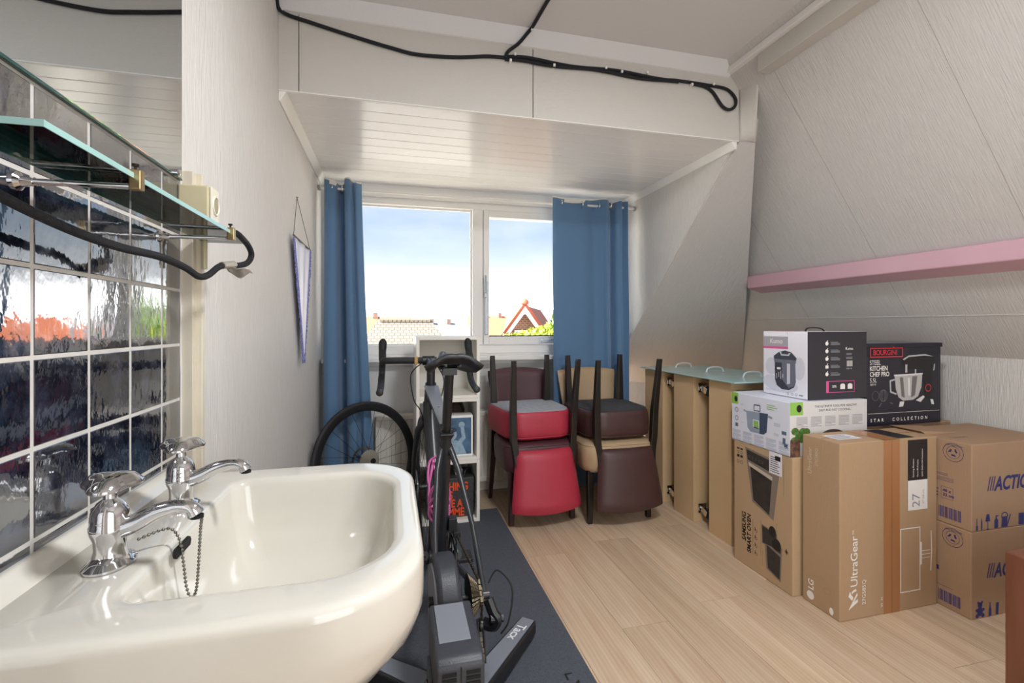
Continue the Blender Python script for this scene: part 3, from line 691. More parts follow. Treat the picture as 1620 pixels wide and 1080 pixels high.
MB().tube([B(SC[0]+.002, SC[1]-.012), B(SC[0]-.004, SC[1]+.010)], .024, 16).lathe([(.005, -.022), (.005, .022)], B(SC[0]-.028, SC[1], 0), (1, 0, 0), 10).build('seat_clamp', BLACKM, bk, smooth=40)
MB().tube([B(*SC), B(*ST)], .0155, 16).build('seatpost', BLACKM, bk, smooth=50)
sc_ = MB(); sc_.obox(B(1.548, .972), (.045, .05, .022)); sc_.tube([B(1.545, .985, -.035), B(1.545, .985, .035)], .007, 8)
sc_.tube([B(1.47, .995, -.022), B(1.55, .980, -.022), B(1.64, .988, -.015)], .0036, 6); sc_.tube([B(1.47, .995, .022), B(1.55, .980, .022), B(1.64, .988, .015)], .0036, 6)
sc_.build('saddle_clamp', BLACKM, bk, smooth=40)
def sad(u, v):
    y = 1.425+.27*u; wd = .073*(1-u)**.9+.019 if u > .12 else .060+.032*math.sin(u/.12*PI/2)
    a = (v-.5)*2; e = abs(a)**2.4
    return B(y, 1.022-.012*math.sin(u*PI)+.018*(u < .2)*(1-u/.2)-.038*e-.012*(1-abs(a))*(1-u), a*wd)
sd = MB(); sd.grid(sad, 24, 16); sd.build('saddle', mat('saddle_cover', '#26272b', .45), bk, smooth=70, solid=.014)
# fork, front wheel
fk = MB()
for s in (-1, 1): fk.tube([B(HB[0], HB[1]-.005, s*.018), B(2.13, .66, s*.045), B(2.23, .52, s*.052), B(FA[0], FA[1], s*.052)], [.018, .015, .011, .009], 10)
fk.tube([B(HB[0]-.003, HB[1]+.01), B(2.12, .69)], .026, 12); fk.tube([B(FA[0], FA[1], -.062), B(FA[0], FA[1], .062)], .009, 10)
fk.build('fork', CARB, bk, smooth=50)
TYRE = mat('tyre_rubber', '#26252a', .65, bump=.3, bscale=200)
def wheel(parent, c, ex, ey, r=.338, world=True, cassette=False, disc=True, part='front_wheel'):
    """wheel in the plane ex, ey around c: tyre is the part, rim, hub, spokes and disc its sub-parts or parts"""
    c, ex, ey = V(c), V(ex).normalized(), V(ey).normalized(); ax = ex.cross(ey).normalized()
    P_ = lambda rr, a, o_=0.: c+ex*rr*math.cos(a)+ey*rr*math.sin(a)+ax*o_
    n_ = 64
    ty = MB().tube([P_(r-.013, 2*PI*k/n_) for k in range(n_)], .0135, 10, closed=True).build('tyre', TYRE, parent, smooth=60)
    ri = MB(); L = []
    for rr, o_ in ((r-.022, -.010), (r-.022, .010), (r-.045, .009), (r-.055, .0), (r-.045, -.009)): L.append((rr, o_))
    ri.rings([[P_(rr, 2*PI*k/n_, o_) for rr, o_ in L] for k in range(n_)], closed=True)
    ri.build('rim', BLACKM, parent, smooth=50)
    sp = mat('spoke_steel', '#35353a', .35, metal=.8)
    for k in range(24):
        a = 2*PI*k/24; s_ = 1 if k % 2 else -1
        MB().tube([P_(.022, a+s_*.9*(1 if k % 4 < 2 else -1), s_*.028), P_(r-.05, a)], .0011, 4).build('spoke', sp, parent)
    MB().tube([c-ax*.045, c-ax*.03, c-ax*.02, c+ax*.02, c+ax*.03, c+ax*.045], [.010, .024, .013, .013, .024, .010], 14).build('hub', BLACKM, parent, smooth=30)
    if disc:
        dd = MB()
        dd.rings([[P_(rr, 2*PI*k/40, o_) for rr, o_ in ((.080, -.036), (.080, -.034), (.066, -.034), (.066, -.036))] for k in range(40)], closed=True)
        for k in range(6): dd.bar(P_(.02, PI/3*k, -.035), P_(.068, PI/3*k+.4, -.035), .008, .0018, up=ax)
        dd.build('brake_disc', STEEL, parent)
    if cassette:
        for k in range(9):
            rr = .064-.0048*k; o_ = .022+.0042*k; g = []
            m_ = 36
            pts = [P_(rr*(1.0 if j % 2 else .945), 2*PI*j/(2*m_), o_) for j in range(2*m_)]
            MB().prism(pts, ax*.0022).build('sprocket', mat('cassette_steel', '#b9b5aa', .35, metal=.5), parent)
        MB().tube([c+ax*.02, c+ax*.062], .016, 14).build('lockring', BLACKM, parent, smooth=30)
fw = bpy.data.objects.new('front_wheel', None); COL.objects.link(fw)
fw.parent = bk; fw.location = V(B(*FA))-bk.location
wheel(fw, B(*FA), (-.042, 1, 0), (0, 0, 1))
# bars
st_ = MB(); st_.tube([B(2.043, .868), B(2.035, .955)], .0175, 14); st_.tube([B(2.036, .948), B(2.125, .966)], .0155, 12); st_.lathe([(.018, 0), (.018, .006), (.012, .010)], B(2.034, .955), (0, 0, 1), 14)
st_.tube([B(2.125, .966, -.026), B(2.125, .966, .026)], .021, 14)
st_.build('stem', BLACKM, bk, smooth=45)
bc = bx_(2.125)
for s in (-1, 1):
    X = lambda k: bc+s*k
    MB().tube(catmull([(bc, 2.125, .966), (X(.10), 2.125, .968), (X(.165), 2.128, .968), (X(.192), 2.150, .966), (X(.197), 2.19, .962), (X(.199), 2.225, .945), (X(.201), 2.235, .905), (X(.203), 2.205, .868), (X(.205), 2.15, .848), (X(.207), 2.075, .838)], 7), .0145, 12).build('handlebar', TAPEB, bk, smooth=60)
    MB().lathe([(.0125, 0), (.0155, .002), (.0155, .008), (.011, .010)], (X(.207), 2.078, .838), (0, -1, 0), 14).build('bar_end_plug', BLACKM, bk, smooth=40)
    MB().tube(catmull([(X(.197), 2.185, .966), (X(.198), 2.215, .980), (X(.199), 2.245, 1.000), (X(.198), 2.262, 1.030), (X(.197), 2.262, 1.050), (X(.197), 2.258, 1.056)], 6), [.013]+[.0165]*12+[.0165, .017, .0175, .018, .018, .018, .0185, .0185, .018, .017, .016, .015, .014, .012, .010, .006, .004, .002][:18], 12).build('brake_hood', BLACKR, bk, smooth=60)
    MB().tube(catmull([(X(.197), 2.268, 1.005), (X(.200), 2.285, .960), (X(.206), 2.278, .90), (X(.210), 2.262, .865)], 6), .0062, 8, flat=1.6).build('brake_lever', BLACKM, bk, smooth=60)
MB().box(bc-.062, bc-.046, 2.108, 2.142, .950, .985).build('bar_clamp_spacer', mat('wood_spacer', '#b08a55', .5), bk, bevel=.004)
cpm = MB(); cpm.obox((bc+.06, 2.07, .985), (.05, .07, .014), Matrix.Rotation(-.25, 3, 'X')); cpm.tube([(bc+.02, 2.125, .966), (bc+.06, 2.10, .978)], .006, 8); cpm.build('bike_computer_mount', SILVB, bk, bevel=.003)
for pts in ([(bc-.03, 2.13, .955), (bc-.075, 2.16, .90), (bc-.065, 2.11, .80), (bc-.04, 2.06, .76), (bc-.02, 2.07, .70)], [(bc+.03, 2.13, .955), (bc+.07, 2.15, .88), (bc+.05, 2.10, .80), (bc+.01, 2.08, .76)],
            [B(RA[0]+.02, RA[1]+.02, .085), B(RA[0]+.03, RA[1]+.05, .115), B(RA[0]-.02, RA[1]+.02, .145), B(RA[0]-.04, RA[1]-.06, .130), B(RA[0]-.03, RA[1]-.10, .110)]):
    MB().tube(catmull(pts, 7), .0025, 6).build('shift_cable', BLACKR, bk, smooth=60)
# bottle cages
def cage(p, q, off, nm):
    g = MB(); p, q = V(p), V(q); d = (q-p).normalized(); x = V((1, .04, 0)); n_ = x.cross(d).normalized()
    if n_.y*off > 0: n_ = -n_
    p, q = p+n_*.034, q+n_*.034; L = (q-p).length
    Q = lambda t, a, h_: p+d*(L*t)+x*a+n_*h_
    for s in (-1, 1):
        g.tube(catmull([Q(0, s*.006, 0), Q(.1, s*.018, .01), Q(.25, s*.037, .03), Q(.55, s*.034, .036), Q(.75, s*.022, .012), Q(1, s*.007, 0)], 5), .0052, 7)
        g.tube(catmull([Q(.25, s*.037, .03), Q(.3, s*.030, .058), Q(.34, 0, .07)], 5), .0052, 7)
        g.tube(catmull([Q(.55, s*.034, .036), Q(.72, s*.036, .035), Q(.95, s*.025, .03), Q(1.0, 0, .045)], 5), .0052, 7)
        g.tube([Q(0, s*.006, 0), Q(1, s*.006, 0)], .003, 6)
    g.tube(catmull([Q(0, -.006, 0), Q(-.06, -.015, .03), Q(-.05, 0, .05), Q(-.06, .015, .03), Q(0, .006, 0)], 5), .0052, 7)
    return g.build(nm, PINKB, bk, smooth=60)
cage(B(1.80, .37), B(1.925, .57), 1, 'bottle_cage'); cage(B(1.735, .36), B(1.69, .52), -1, 'bottle_cage')
for t in (.30, .37, .43):
    p = B(1.745+.155*(t-.275)/.235, t); MB().lathe([(.004, 0), (.006, .004), (.004, .006)], p+V((0, -.028, .018)), (0, -.8, .6), 10).build('bottle_boss', CHROME, bk, smooth=40)
# crankset
cx = .052
cs = MB()
for rr, o_ in ((.100, .046), (.076, .040)):
    cs.rings([[B(BBp[0]+q*math.cos(2*PI*k/60), BBp[1]+q*math.sin(2*PI*k/60), z) for q, z in ((rr*(1.0 if k % 2 else .975), o_), (rr*(1.0 if k % 2 else .975), o_+.003), (rr-.013, o_+.003), (rr-.013, o_))] for k in range(60)], closed=True)
for k in range(4): cs.bar(B(BBp[0], BBp[1], .047), B(BBp[0]+.092*math.cos(PI/4+k*PI/2), BBp[1]+.092*math.sin(PI/4+k*PI/2), .047), .018, .006, up=(1, 0, 0))
cs.build('chainrings', BLACKM, bk)
for s, a in ((1, -.5), (-1, PI-.5)):
    e = (BBp[0]+.17*math.cos(a), BBp[1]+.17*math.sin(a))
    MB().tube([B(*BBp, s*.062), B(*e, s*.072)], [.016, .012], 10, flat=1.2).build('crank_arm', BLACKM, bk, smooth=50)
    pd = MB(); pd.obox(B(*e, s*.115), (.06, .08, .016)); pd.tube([B(*e, s*.07), B(*e, s*.14)], .006, 8); pd.build('pedal', BLACKM, bk, bevel=.004)
chn = [B(BBp[0]+.02, BBp[1]+.098, .0475), B(RA[0]+.0, RA[1]+.045, .052), B(RA[0]-.042, RA[1], .052), B(RA[0]-.02, RA[1]-.06, .055), B(RA[0]+.02, RA[1]-.085, .056), B(RA[0]-.01, RA[1]-.13, .058), B(RA[0]-.03, RA[1]-.165, .060), B(RA[0]-.01, RA[1]-.185, .060), B(RA[0]+.02, RA[1]-.165, .058), B(BBp[0]-.02, BBp[1]-.098, .0475), B(BBp[0]+.098, BBp[1], .0475)]
n_ = len(chn); links = MB()
for i in range(n_):
    p, q = chn[i], chn[(i+1) % n_]; m_ = max(2, int((q-p).length/.0127)); 
    for k in range(m_):
        a, b = p.lerp(q, k/m_), p.lerp(q, (k+.82)/m_); links.bar(a, b, .007 if k % 2 else .005, .0085)
links.build('chain', GOLD, bk)
rd = MB()
for (yy, zz) in ((.0, -.085), (-.01, -.165)):
    rd.lathe([(.018, -.004), (.018, .004)], B(RA[0]+yy, RA[1]+zz, .058), (1, 0, 0), 16)
rd.bar(B(RA[0]+.005, RA[1]-.075, .066), B(RA[0]-.012, RA[1]-.185, .068), .022, .004, up=(1, 0, 0)); rd.bar(B(RA[0]+.005, RA[1]-.075, .050), B(RA[0]-.012, RA[1]-.185, .052), .022, .004, up=(1, 0, 0))
rd.tube(catmull([B(RA[0]+.0, RA[1]-.015, .080), B(RA[0]-.016, RA[1]-.045, .090), B(RA[0]-.022, RA[1]-.062, .100), B(RA[0]-.012, RA[1]-.085, .090), B(RA[0]+.004, RA[1]-.085, .068)], 5), .0135, 8, flat=1.3)
rd.tube([B(RA[0]-.022, RA[1]-.058, .080), B(RA[0]-.020, RA[1]-.062, .118)], .012, 10)
rd.build('rear_derailleur', BLACKM, bk, smooth=35)
fd = MB(); fd.box(bx_(1.72)+.036, bx_(1.72)+.062, 1.66, 1.75, .375, .395); fd.obox(B(1.70, .41, .035), (.03, .04, .05)); fd.build('front_derailleur', BLACKM, bk, bevel=.002)
# brake caliper on the chainstay
MB().obox(B(1.43, .345, -.062), (.022, .06, .04)).build('brake_caliper', BLACKM, bk, bevel=.004)

# ------------------------------------------------------------------ trainer
TR = mat('trainer_housing', '#34363d', .42, bump=.2, bscale=300)
TRL = mat('trainer_light_grey', '#7c8089', .4)
tr = thing('bicycle_trainer', 'dark grey direct drive bicycle trainer holding the bicycle', 'trainer', (.15, 1.3, .006))
prof = catmull([(1.475, .30, 0), (1.478, .36, 0), (1.455, .425, 0), (1.40, .452, 0), (1.33, .445, 0), (1.275, .40, 0), (1.25, .33, 0), (1.235, .20, 0), (1.235, .09, 0), (1.30, .06, 0), (1.40, .06, 0), (1.46, .12, 0), (1.47, .22, 0)], 5)
P2 = lambda x: [(x+.190-.042*(p.x-1.34)-.19, p.x, p.y) for p in prof]
body = MB().prism([(q[0], q[1], q[2]) for q in P2(.118)], (.062, 0, 0)).build('flywheel_housing', TR, tr, bevel=.012, seg=3, smooth=40)
MB().prism([(q[0], 1.355+(q[1]-1.355)*.86, .26+(q[2]-.26)*.86) for q in P2(.112)], (.01, 0, 0)).build('side_cover', TRL, body, bevel=.004, smooth=40)
MB().prism([(q[0], 1.355+(q[1]-1.355)*.9, .26+(q[2]-.26)*.9) for q in P2(.176)], (.008, 0, 0)).build('side_cover', mat('trainer_gloss', '#22242a', .2), body, bevel=.003, smooth=40)
mo = MB(); mo.prism([(.092, 1.03, .06), (.092, 1.03, .375), (.092, 1.040, .388), (.092, 1.065, .394), (.092, 1.24, .400), (.092, 1.24, .06)], (.108, 0, 0))
motor = mo.build('motor_box', TR, tr, bevel=.010, seg=3, smooth=40)
MB().prism([(.104, 1.088, .3935), (.104, 1.225, .401), (.178, 1.225, .401), (.178, 1.088, .3935)], (0, 0, .003)).build('top_panel', TRL, motor, bevel=.001)
MB().box(.1462, .1476, 1.0285, 1.032, .08, .375).build('seam', DARKHOLE, motor)
MB().box(.084, .11, 1.10, 1.20, .12, .30).build('knob_mount', TR, motor, bevel=.006)
MB().lathe([(.05, 0), (.05, .012), (.044, .016)], (.092, 1.14, .22), (-1, 0, 0), 30).build('flywheel_cap', mat('trainer_gloss', '#22242a', .2), motor, smooth=40)
vm = MB().box(-.0155, .0155, -.002, .002, -.0035, .0035).build('vent_slot', DARKHOLE, motor, world=False)
vm.location = V((.121, 1.0295, .362))-V(tr.location)
for i, x in enumerate((.121, .174)):
    for k in range(18):
        if i == 0 and k == 0: continue
        c = vm.copy(); COL.objects.link(c); c.location = V((x, 1.0295, .362-.0125*k))-V(tr.location)
cas = MB()
for k in range(10):
    rr = .062-.0045*k; m_ = 32; o_ = .022+.0042*k
    cas.prism([B(RA[0]+rr*(1 if j % 2 else .93)*math.cos(PI*j/m_), RA[1]+rr*(1 if j % 2 else .93)*math.sin(PI*j/m_), o_) for j in range(2*m_)], (.0022, 0, 0))
cas.build('cassette', GOLD, tr)
MB().tube([B(*RA, -.075), B(*RA, .08)], .008, 12).lathe([(.014, 0), (.014, .014)], B(*RA, -.09), (1, 0, 0), 14).build('axle', BLACKM, tr, smooth=40)
bsx = MB().box(.10, .215, 1.20, 1.46, .012, .075).build('base_block', TR, tr, bevel=.010)
for lab, p, q in (('leg', (.205, 1.335, .045), (.478, 1.640, .045)), ('leg', (.115, 1.395, .045), (-.165, 1.655, .045))):
    lg = MB().bar(p, q, .085, .062, .060, .045).build('leg', BLACKM, tr, bevel=.006)
    P0, Q0 = V(p), V(q); d = (Q0-P0).normalized(); zt = .0775
    P1, Q1 = P0.lerp(Q0, .02), P0.lerp(Q0, .985)
    MB().bar((P1.x, P1.y, .0765), (Q1.x, Q1.y, .0680), .066, .003, .046, .003).build('leg_top', TRL, lg, bevel=.001)
    MB().lathe([(.022, 0), (.024, .018)], (q[0]-d.x*.03, q[1]-d.y*.03, .006), (0, 0, 1), 14).build('foot', BLACKR, lg, smooth=40)
    if q[0] > 0:
        ex = -d+V((0, 0, .0212)); ey = V((0, 0, 1)).cross(-d); pf_ = Print(((Q0.x, Q0.y, .0696), ex, ey, V((0, 0, 1))))
        pf_.text('leg_print', mat('white_print', '#e8e8e8', .5), lg, 'Tacx', .05, -.014, .045, bold=.0008, lift=.0012)
MB().tube(catmull([(.09, 1.10, .25), (.07, 1.09, .16), (.05, 1.15, .06), (-.02, 1.22, .014), (-.12, 1.16, .012)], 7), .0028, 6).build('power_cable', BLACKR, tr, smooth=60)

# loose rear wheel leaning on the curtain
lw = thing('rear_wheel', 'loose bicycle rear wheel with cassette leaning against the blue curtain', 'wheel', (-.137, 2.84, .0))
ca, sa = math.cos(.62), math.sin(.62)
n3 = V((sa*.99, -ca*.99, .14)).normalized()          # axle points to the room, wheel tipped back a little
ex = V((ca, sa, 0)); ey = (-n3).cross(ex); ey = ey if ey.z > 0 else -ey
wheel(lw, (-.137, 2.85, .343), ex, ey, cassette=True)
# ------------------------------------------------------------------ cube shelves
CUBE = mat('white_laminate', '#ebe8e0', .4)
CUBEI = mat('cube_back_board', '#d5d2cb', .5)
for k, lab in enumerate(('lowest white storage cube, standing on the mat and holding a dark bag', 'middle white storage cube holding the blue picture box', 'topmost empty white storage cube behind the handlebar')):
    z = .007+.3505*k; x0, x1, y0, y1, t = .130, .486, 2.665, 3.005, .018
    c = thing('storage_cube', lab, 'shelf', ((x0+x1)/2, (y0+y1)/2, z), 0, 'stacked white storage cubes')
    for q in ((x0, x0+t, z, z+.35), (x1-t, x1, z, z+.35)): MB().box(q[0], q[1], y0, y1-.004, q[2], q[3]).build('side_panel', CUBE, c, bevel=.0015)
    MB().box(x0+t, x1-t, y0, y1-.004, z, z+t).build('bottom_panel', CUBE, c, bevel=.0015)
    MB().box(x0+t, x1-t, y0, y1-.004, z+.35-t, z+.35).build('top_panel', CUBE, c, bevel=.0015)
    MB().box(x0+.002, x1-.002, y1-.004, y1, z+.002, z+.348).build('back_panel', CUBEI, c)
# blue picture box in the middle cube
pz_ = .007+.3505+.018
pbx = thing('picture_box', 'flat white box with a blue picture print in the middle cube', 'box', (.33, 2.72, pz_))
MB().box(.215, .452, 2.70, 2.80, pz_+.0005, pz_+.232).build('box_body', WPAINT, pbx, bevel=.002)
Pf = Print(((.215, 2.70, pz_), (1, 0, 0), (0, 0, 1), (0, -1, 0)))
BL = mat('blue_print', '#4f7596', .5, var=.9, vscale=18, col2='#24425f'); BLI = mat('pale_blue_print', '#9db4c6', .5, var=.7, vscale=40, col2='#6b8aa5'); BLD = mat('navy_print', '#1f3853', .5)
Pf.polys('print_background', BL, pbx, [R(.010, .010, .227, .218)])
Pf.polys('print_figure', BLI, pbx, [EL(.118, .125, .026, .033, 16), [(.04, .012), (.06, .06), (.10, .092), (.14, .092), (.175, .07), (.20, .012)], [(.17, .07), (.195, .10), (.185, .165), (.165, .165), (.172, .11), (.15, .085)], EL(.172, .178, .018, .018, 12)], .0009)
Pf.polys('print_shade', BLD, pbx, [EL(.118, .150, .027, .015, 12), [(.07, .012), (.085, .055), (.10, .012)], EL(.112, .113, .010, .004, 10)], .0012)
bgm = mat('dark_leather', '#1d1b1c', .5)
cpn = thing('cloth_bag', 'crumpled dark brown bag lying on top inside the middle cube', 'bag', (.40, 2.86, pz_))
gb_ = MB(); rs_ = []
for z, s_ in ((0, .7), (.03, 1.0), (.12, 1.0), (.20, .9), (.255, .7), (.28, .35)):
    rs_.append([(.375+.068*s_*math.cos(a)*(1+.12*math.sin(3*a)), 2.885+.065*s_*math.sin(a), pz_+.002+z+.006*math.sin(2*a+z*20)) for a in [2*PI*k/20 for k in range(20)]])
gb_.rings(rs_); gb_.build('bag_body', mat('dark_brown_cloth', '#3a2c26', .8, bump=.6, bscale=60), cpn, smooth=60)
MB().tube(catmull([(.33, 2.83, pz_+.24), (.35, 2.82, pz_+.29), (.40, 2.82, pz_+.29), (.42, 2.83, pz_+.24)], 6), .005, 8).build('bag_handle', bgm, cpn, smooth=60)
# black bag with orange letters
bz = .007+.018
bg = thing('printed_bag', 'black patterned bag with bold orange lettering in the lowest cube', 'bag', (.32, 2.75, bz))
b2 = MB(); b2.hexa([(.19, 2.705, bz+.0005), (.456, 2.705, bz+.0005), (.452, 2.90, bz+.0005), (.195, 2.90, bz+.0005), (.185, 2.700, bz+.225), (.460, 2.700, bz+.225), (.455, 2.91, bz+.225), (.19, 2.91, bz+.225)])
b2.build('bag_body', mat('black_mottled_bag', '#232326', .5, var=.9, vscale=140, col2='#4a4a4c'), bg, bevel=.004)
MB().tube(catmull([(.40, 2.72, bz+.222), (.415, 2.73, bz+.262), (.445, 2.76, bz+.262), (.452, 2.80, bz+.222)], 6), .006, 8).build('bag_handle', bgm, bg, smooth=60)
MB().box(.36, .40, 2.76, 2.86, bz+.225, bz+.258).build('bag_paper', mat('paper', '#cfccc4', .8), bg)
Pb = Print(((.186, 2.7025, bz), (1, 0, 0), (0, 0, 1), V((0, -1, -.02))))
OR = mat('orange_print', '#e8501f', .5)
for tx, x, z in (('THING', .060, .162), ('TO BE', .060, .108), ('IKE A', .060, .060), ('SUMME', .038, .014)):
    pass
Pb.text('bag_lettering', OR, bg, 'HING', .238, .158, .062, bold=.0022, align='RIGHT', sx_=.72, lift=.0045)
Pb.text('bag_lettering', OR, bg, 'E A', .205, .062, .062, bold=.0022, align='RIGHT', sx_=.72, lift=.0035)
Pb.text('bag_lettering', OR, bg, 'MME', .215, .012, .062, bold=.0022, align='RIGHT', sx_=.72, lift=.0032)
Pb.text('bag_lettering', OR, bg, 'S', .150, .110, .062, bold=.0022, align='RIGHT', sx_=.72, lift=.004)

# ------------------------------------------------------------------ chairs
LEGM = mat('dark_stained_wood', '#17130f', .38, var=.5, vscale=20, col2='#2a201a')
SEATZ = .465
def chair(label, leather, under, loc, rz, inverted, legm):
    c = thing('dining_chair', label, 'chair', loc, rz, 'stacked upholstered dining chairs')
    if inverted: c.rotation_euler = (PI, 0, rz)
    # seat: D-shaped box cushion, deeper towards the front
    rs_ = []
    for d, z in ((.010, .300), (.004, .306), (.0, .33), (-.004, .38), (-.004, .425), (.004, .446), (.02, .458), (.05, .463), (.10, .465)):
        o = rrect(-.225+d, .225-d, -.235+d, .205-d, (.085, .085, .11, .11), 7)
        rs_.append([(x*(1-.12*(y+.235)/.44), y, z+(.012*(1-(x/.225)**2) if .37 > z > .29 else 0)*0) for x, y in o])
    s = MB().rings(rs_).build('seat', leather, c, smooth=60, world=False)
    o = rrect(-.212, .212, -.222, .192, (.08, .08, .10, .10), 7)
    MB().prism([(x*(1-.12*(y+.235)/.44), y, .2955) for x, y in o], (0, 0, .006)).build('seat_underside', under, c, world=False)
    ob = rrect(-.223, .223, -.233, .203, (.085, .085, .11, .11), 7)
    MB().tube([(x*(1-.12*(y+.235)/.44), y, .443) for x, y in ob], .003, 5, closed=True).build('piping', leather, s, world=False, smooth=60)
    for sx_ in (-1, 1):
        MB().bar((sx_*.186, -.188, 0), (sx_*.180, -.178, .31), .028, .026, .040, .038, up=(0, 1, 0)).build('front_leg', legm, c, bevel=.003, world=False)
        pts = [(sx_*.193, .262, 0), (sx_*.184, .222, .30), (sx_*.180, .219, .44), (sx_*.168, .226, .53), (sx_*.158, .245, .62)]
        rr = []
        for i, p in enumerate(pts):
            w_ = (.024, .036, .038, .034, .028)[i]/2; d_ = (.026, .036, .034, .026, .018)[i]/2
            rr.append([(p[0]-w_, p[1]-d_, p[2]), (p[0]+w_, p[1]-d_, p[2]), (p[0]+w_, p[1]+d_, p[2]), (p[0]-w_, p[1]+d_, p[2])])
        MB().rings(rr).build('rear_leg', legm, c, bevel=.003, world=False)
    # backrest: padded, curved, wider and arched at the top
    rs_ = []
    NU = 14
    for k in range(13):
        v = k/12; z0 = .505+.315*v
        e = min(1, v/.06, (1-v)/.06)**.5 if 0 < v < 1 else .35
        hw = .170+.038*v; th = .026*e
        fr2, bk2 = [], []
        for i in range(NU+1):
            u = -1+2*i/NU; ee = (1-abs(u)**6)**.5*.85+.15
            x = hw*u*(1-.02*(1-e)); yc = .238+.048*v+(-.020*(u*u)+.01)*1.2; z = z0+.018*(1-u*u)*v-.006*(1-e)*(1 if v < .5 else -1)
            fr2.append((x, yc-th*ee-.0, z)); bk2.append((x, yc+th*ee, z))
        rs_.append(fr2+bk2[::-1])
    MB().rings(rs_).build('backrest', leather, c, smooth=60, world=False)
    return c
def leather(n, c, c2): return mat(n, c, .42, var=.35, vscale=8, col2=c2, bump=.25, bscale=350)
RED, MAR, BEI, BRN = leather('red_leather', '#b23346', '#9c2539'), leather('maroon_leather', '#4d2a31', '#3e2027'), leather('beige_leather', '#b39a7a', '#a08667'), leather('brown_leather', '#4a3130', '#3d2727')
LININGG = mat('grey_underlining', '#a9adb4', .9, var=.7, vscale=40, col2='#8a8e95'); LININGB = mat('black_underlining', '#33353b', .9, var=.6, vscale=40, col2='#4a4c52')
LEGB = mat('brown_stained_wood', '#3a211b', .4, var=.5, vscale=20, col2='#2a1712')
chair('maroon leather dining chair standing upright at the bottom of the stack beside the cubes', MAR, LININGB, (.825, 2.775, 0), .05, False, LEGB)
chair('red leather dining chair turned upside down on the maroon chair', RED, LININGG, (.815, 2.765, 2*SEATZ), .07, True, LEGM)
chair('beige leather dining chair standing upright in front of the wide curtain', BEI, LININGG, (1.268, 2.685, 0), .02, False, LEGM)
chair('brown leather dining chair turned upside down on the beige chair', BRN, LININGB, (1.285, 2.68, 2*SEATZ), .03, True, LEGM)

# ------------------------------------------------------------------ drawer boxes on end, glass fronts up
MDF = mat('raw_mdf', '#d9bb92', .6, var=.35, vscale=4, col2='#cba777', bump=.1, bscale=300)
FROST = mat('frosted_teal_glass', '#a9cfd0', .22, spec=.6, coat=.3)
for k, (y0, y1, lab) in enumerate(((2.69, 2.905, 'farthest of the three upended drawer boxes, nearest the wide curtain'), (2.372, 2.568, 'middle one of the three upended drawer boxes'), (2.062, 2.237, 'nearest upended drawer box, half hidden by the oven carton'))):
    d = thing('drawer_box', lab, 'drawer', (1.90, (y0+y1)/2, 0), 0, 'upended drawer boxes with glass fronts')
    x0, x1, zt, t = 1.672, 2.13, .832, .018
    MB().box(x0, x0+t, y0, y1, 0, zt).build('side_panel', MDF, d, bevel=.0015)
    MB().box(x1-t, x1, y0, y1, 0, zt).build('side_panel', MDF, d, bevel=.0015)
    MB().box(x0+t, x1-t, y0+.002, y0+.010, .0, zt-.002).build('bottom_panel', MDF, d)
    MB().box(x0+t, x1-t, y0+.010, y1, 0, t).build('back_panel', MDF, d)
    MB().box(x0+t, x1-t, y0+.010, y1, zt-t, zt).build('front_panel', MDF, d)
    gy0 = (2.5765, 2.2455, 2.0)[k]
    g = MB().box(x0-.03, x1+.02, gy0+.001, y1+.008 if k else y1+.02, zt+.0005, zt+.0075).build('glass_front', FROST, d, bevel=.0015)
    hy = y0+.12
    MB().tube(catmull([(1.845, hy, zt+.006), (1.855, hy, zt+.028), (1.885, hy, zt+.036), (1.925, hy, zt+.036), (1.955, hy, zt+.028), (1.965, hy, zt+.006)], 6), .0048, 8).build('handle', mat('white_metal', '#dfe2e6'), g, smooth=60)
    for z in (.765, .075):
        for x in (x0+.055, x1-.06):
            ca_ = MB(); ca_.box(x-.026, x+.026, y0-.004, y0+.002, z-.026, z+.026); ca_.tube([(x, y0-.004, z), (x, y0-.024, z)], .012, 8); ca_.bar((x-.013, y0-.014, z), (x-.013, y0-.060, z-.016), .004, .034, up=(0, 0, 1)); ca_.bar((x+.013, y0-.014, z), (x+.013, y0-.060, z-.016), .004, .034, up=(0, 0, 1))
            cc = ca_.build('caster', CHROME, d, bevel=.001)
            MB().lathe([(.008, -.010), (.026, -.010), (.029, -.005), (.029, .005), (.026, .010), (.008, .010)], (x, y0-.058, z-.014), (1, 0, 0), 18).build('caster_wheel', BLACKR, cc, smooth=40)

# ------------------------------------------------------------------ cartons
CARD = mat('brown_cardboard', '#b29474', .75, var=.35, vscale=5, col2='#a48564', bump=.25, bscale=1, stretch=(500, 500, 20))
CARDL = mat('pale_cardboard', '#bc9f7d', .75, var=.3, vscale=5, col2='#ad906d', bump=.2, bscale=1, stretch=(20, 500, 500))
CARDM = mat('moving_box_cardboard', '#a98a6e', .75, var=.35, vscale=5, col2='#9b7c60', bump=.25, bscale=1, stretch=(400, 400, 15))
WPR, BPR, GPR = mat('white_ink', '#ece8e2', .6), mat('black_ink', '#1c1a19', .6), mat('grey_ink', '#8d8f96', .6)
NAVY = mat('navy_ink', '#2b2f6e', .6)
def L_(x, y0, y1, z0): return Print(((x, y1, z0), (0, -1, 0), (0, 0, 1), (-1, 0, 0)))       # face looking left (towards -x)
def F_(y, x0, z0): return Print(((x0, y, z0), (1, 0, 0), (0, 0, 1), (0, -1, 0)))            # face looking to the viewer (-y)
def T_(z, x0, y0): return Print(((x0, y0, z), (1, 0, 0), (0, 1, 0), (0, 0, 1)))             # top face
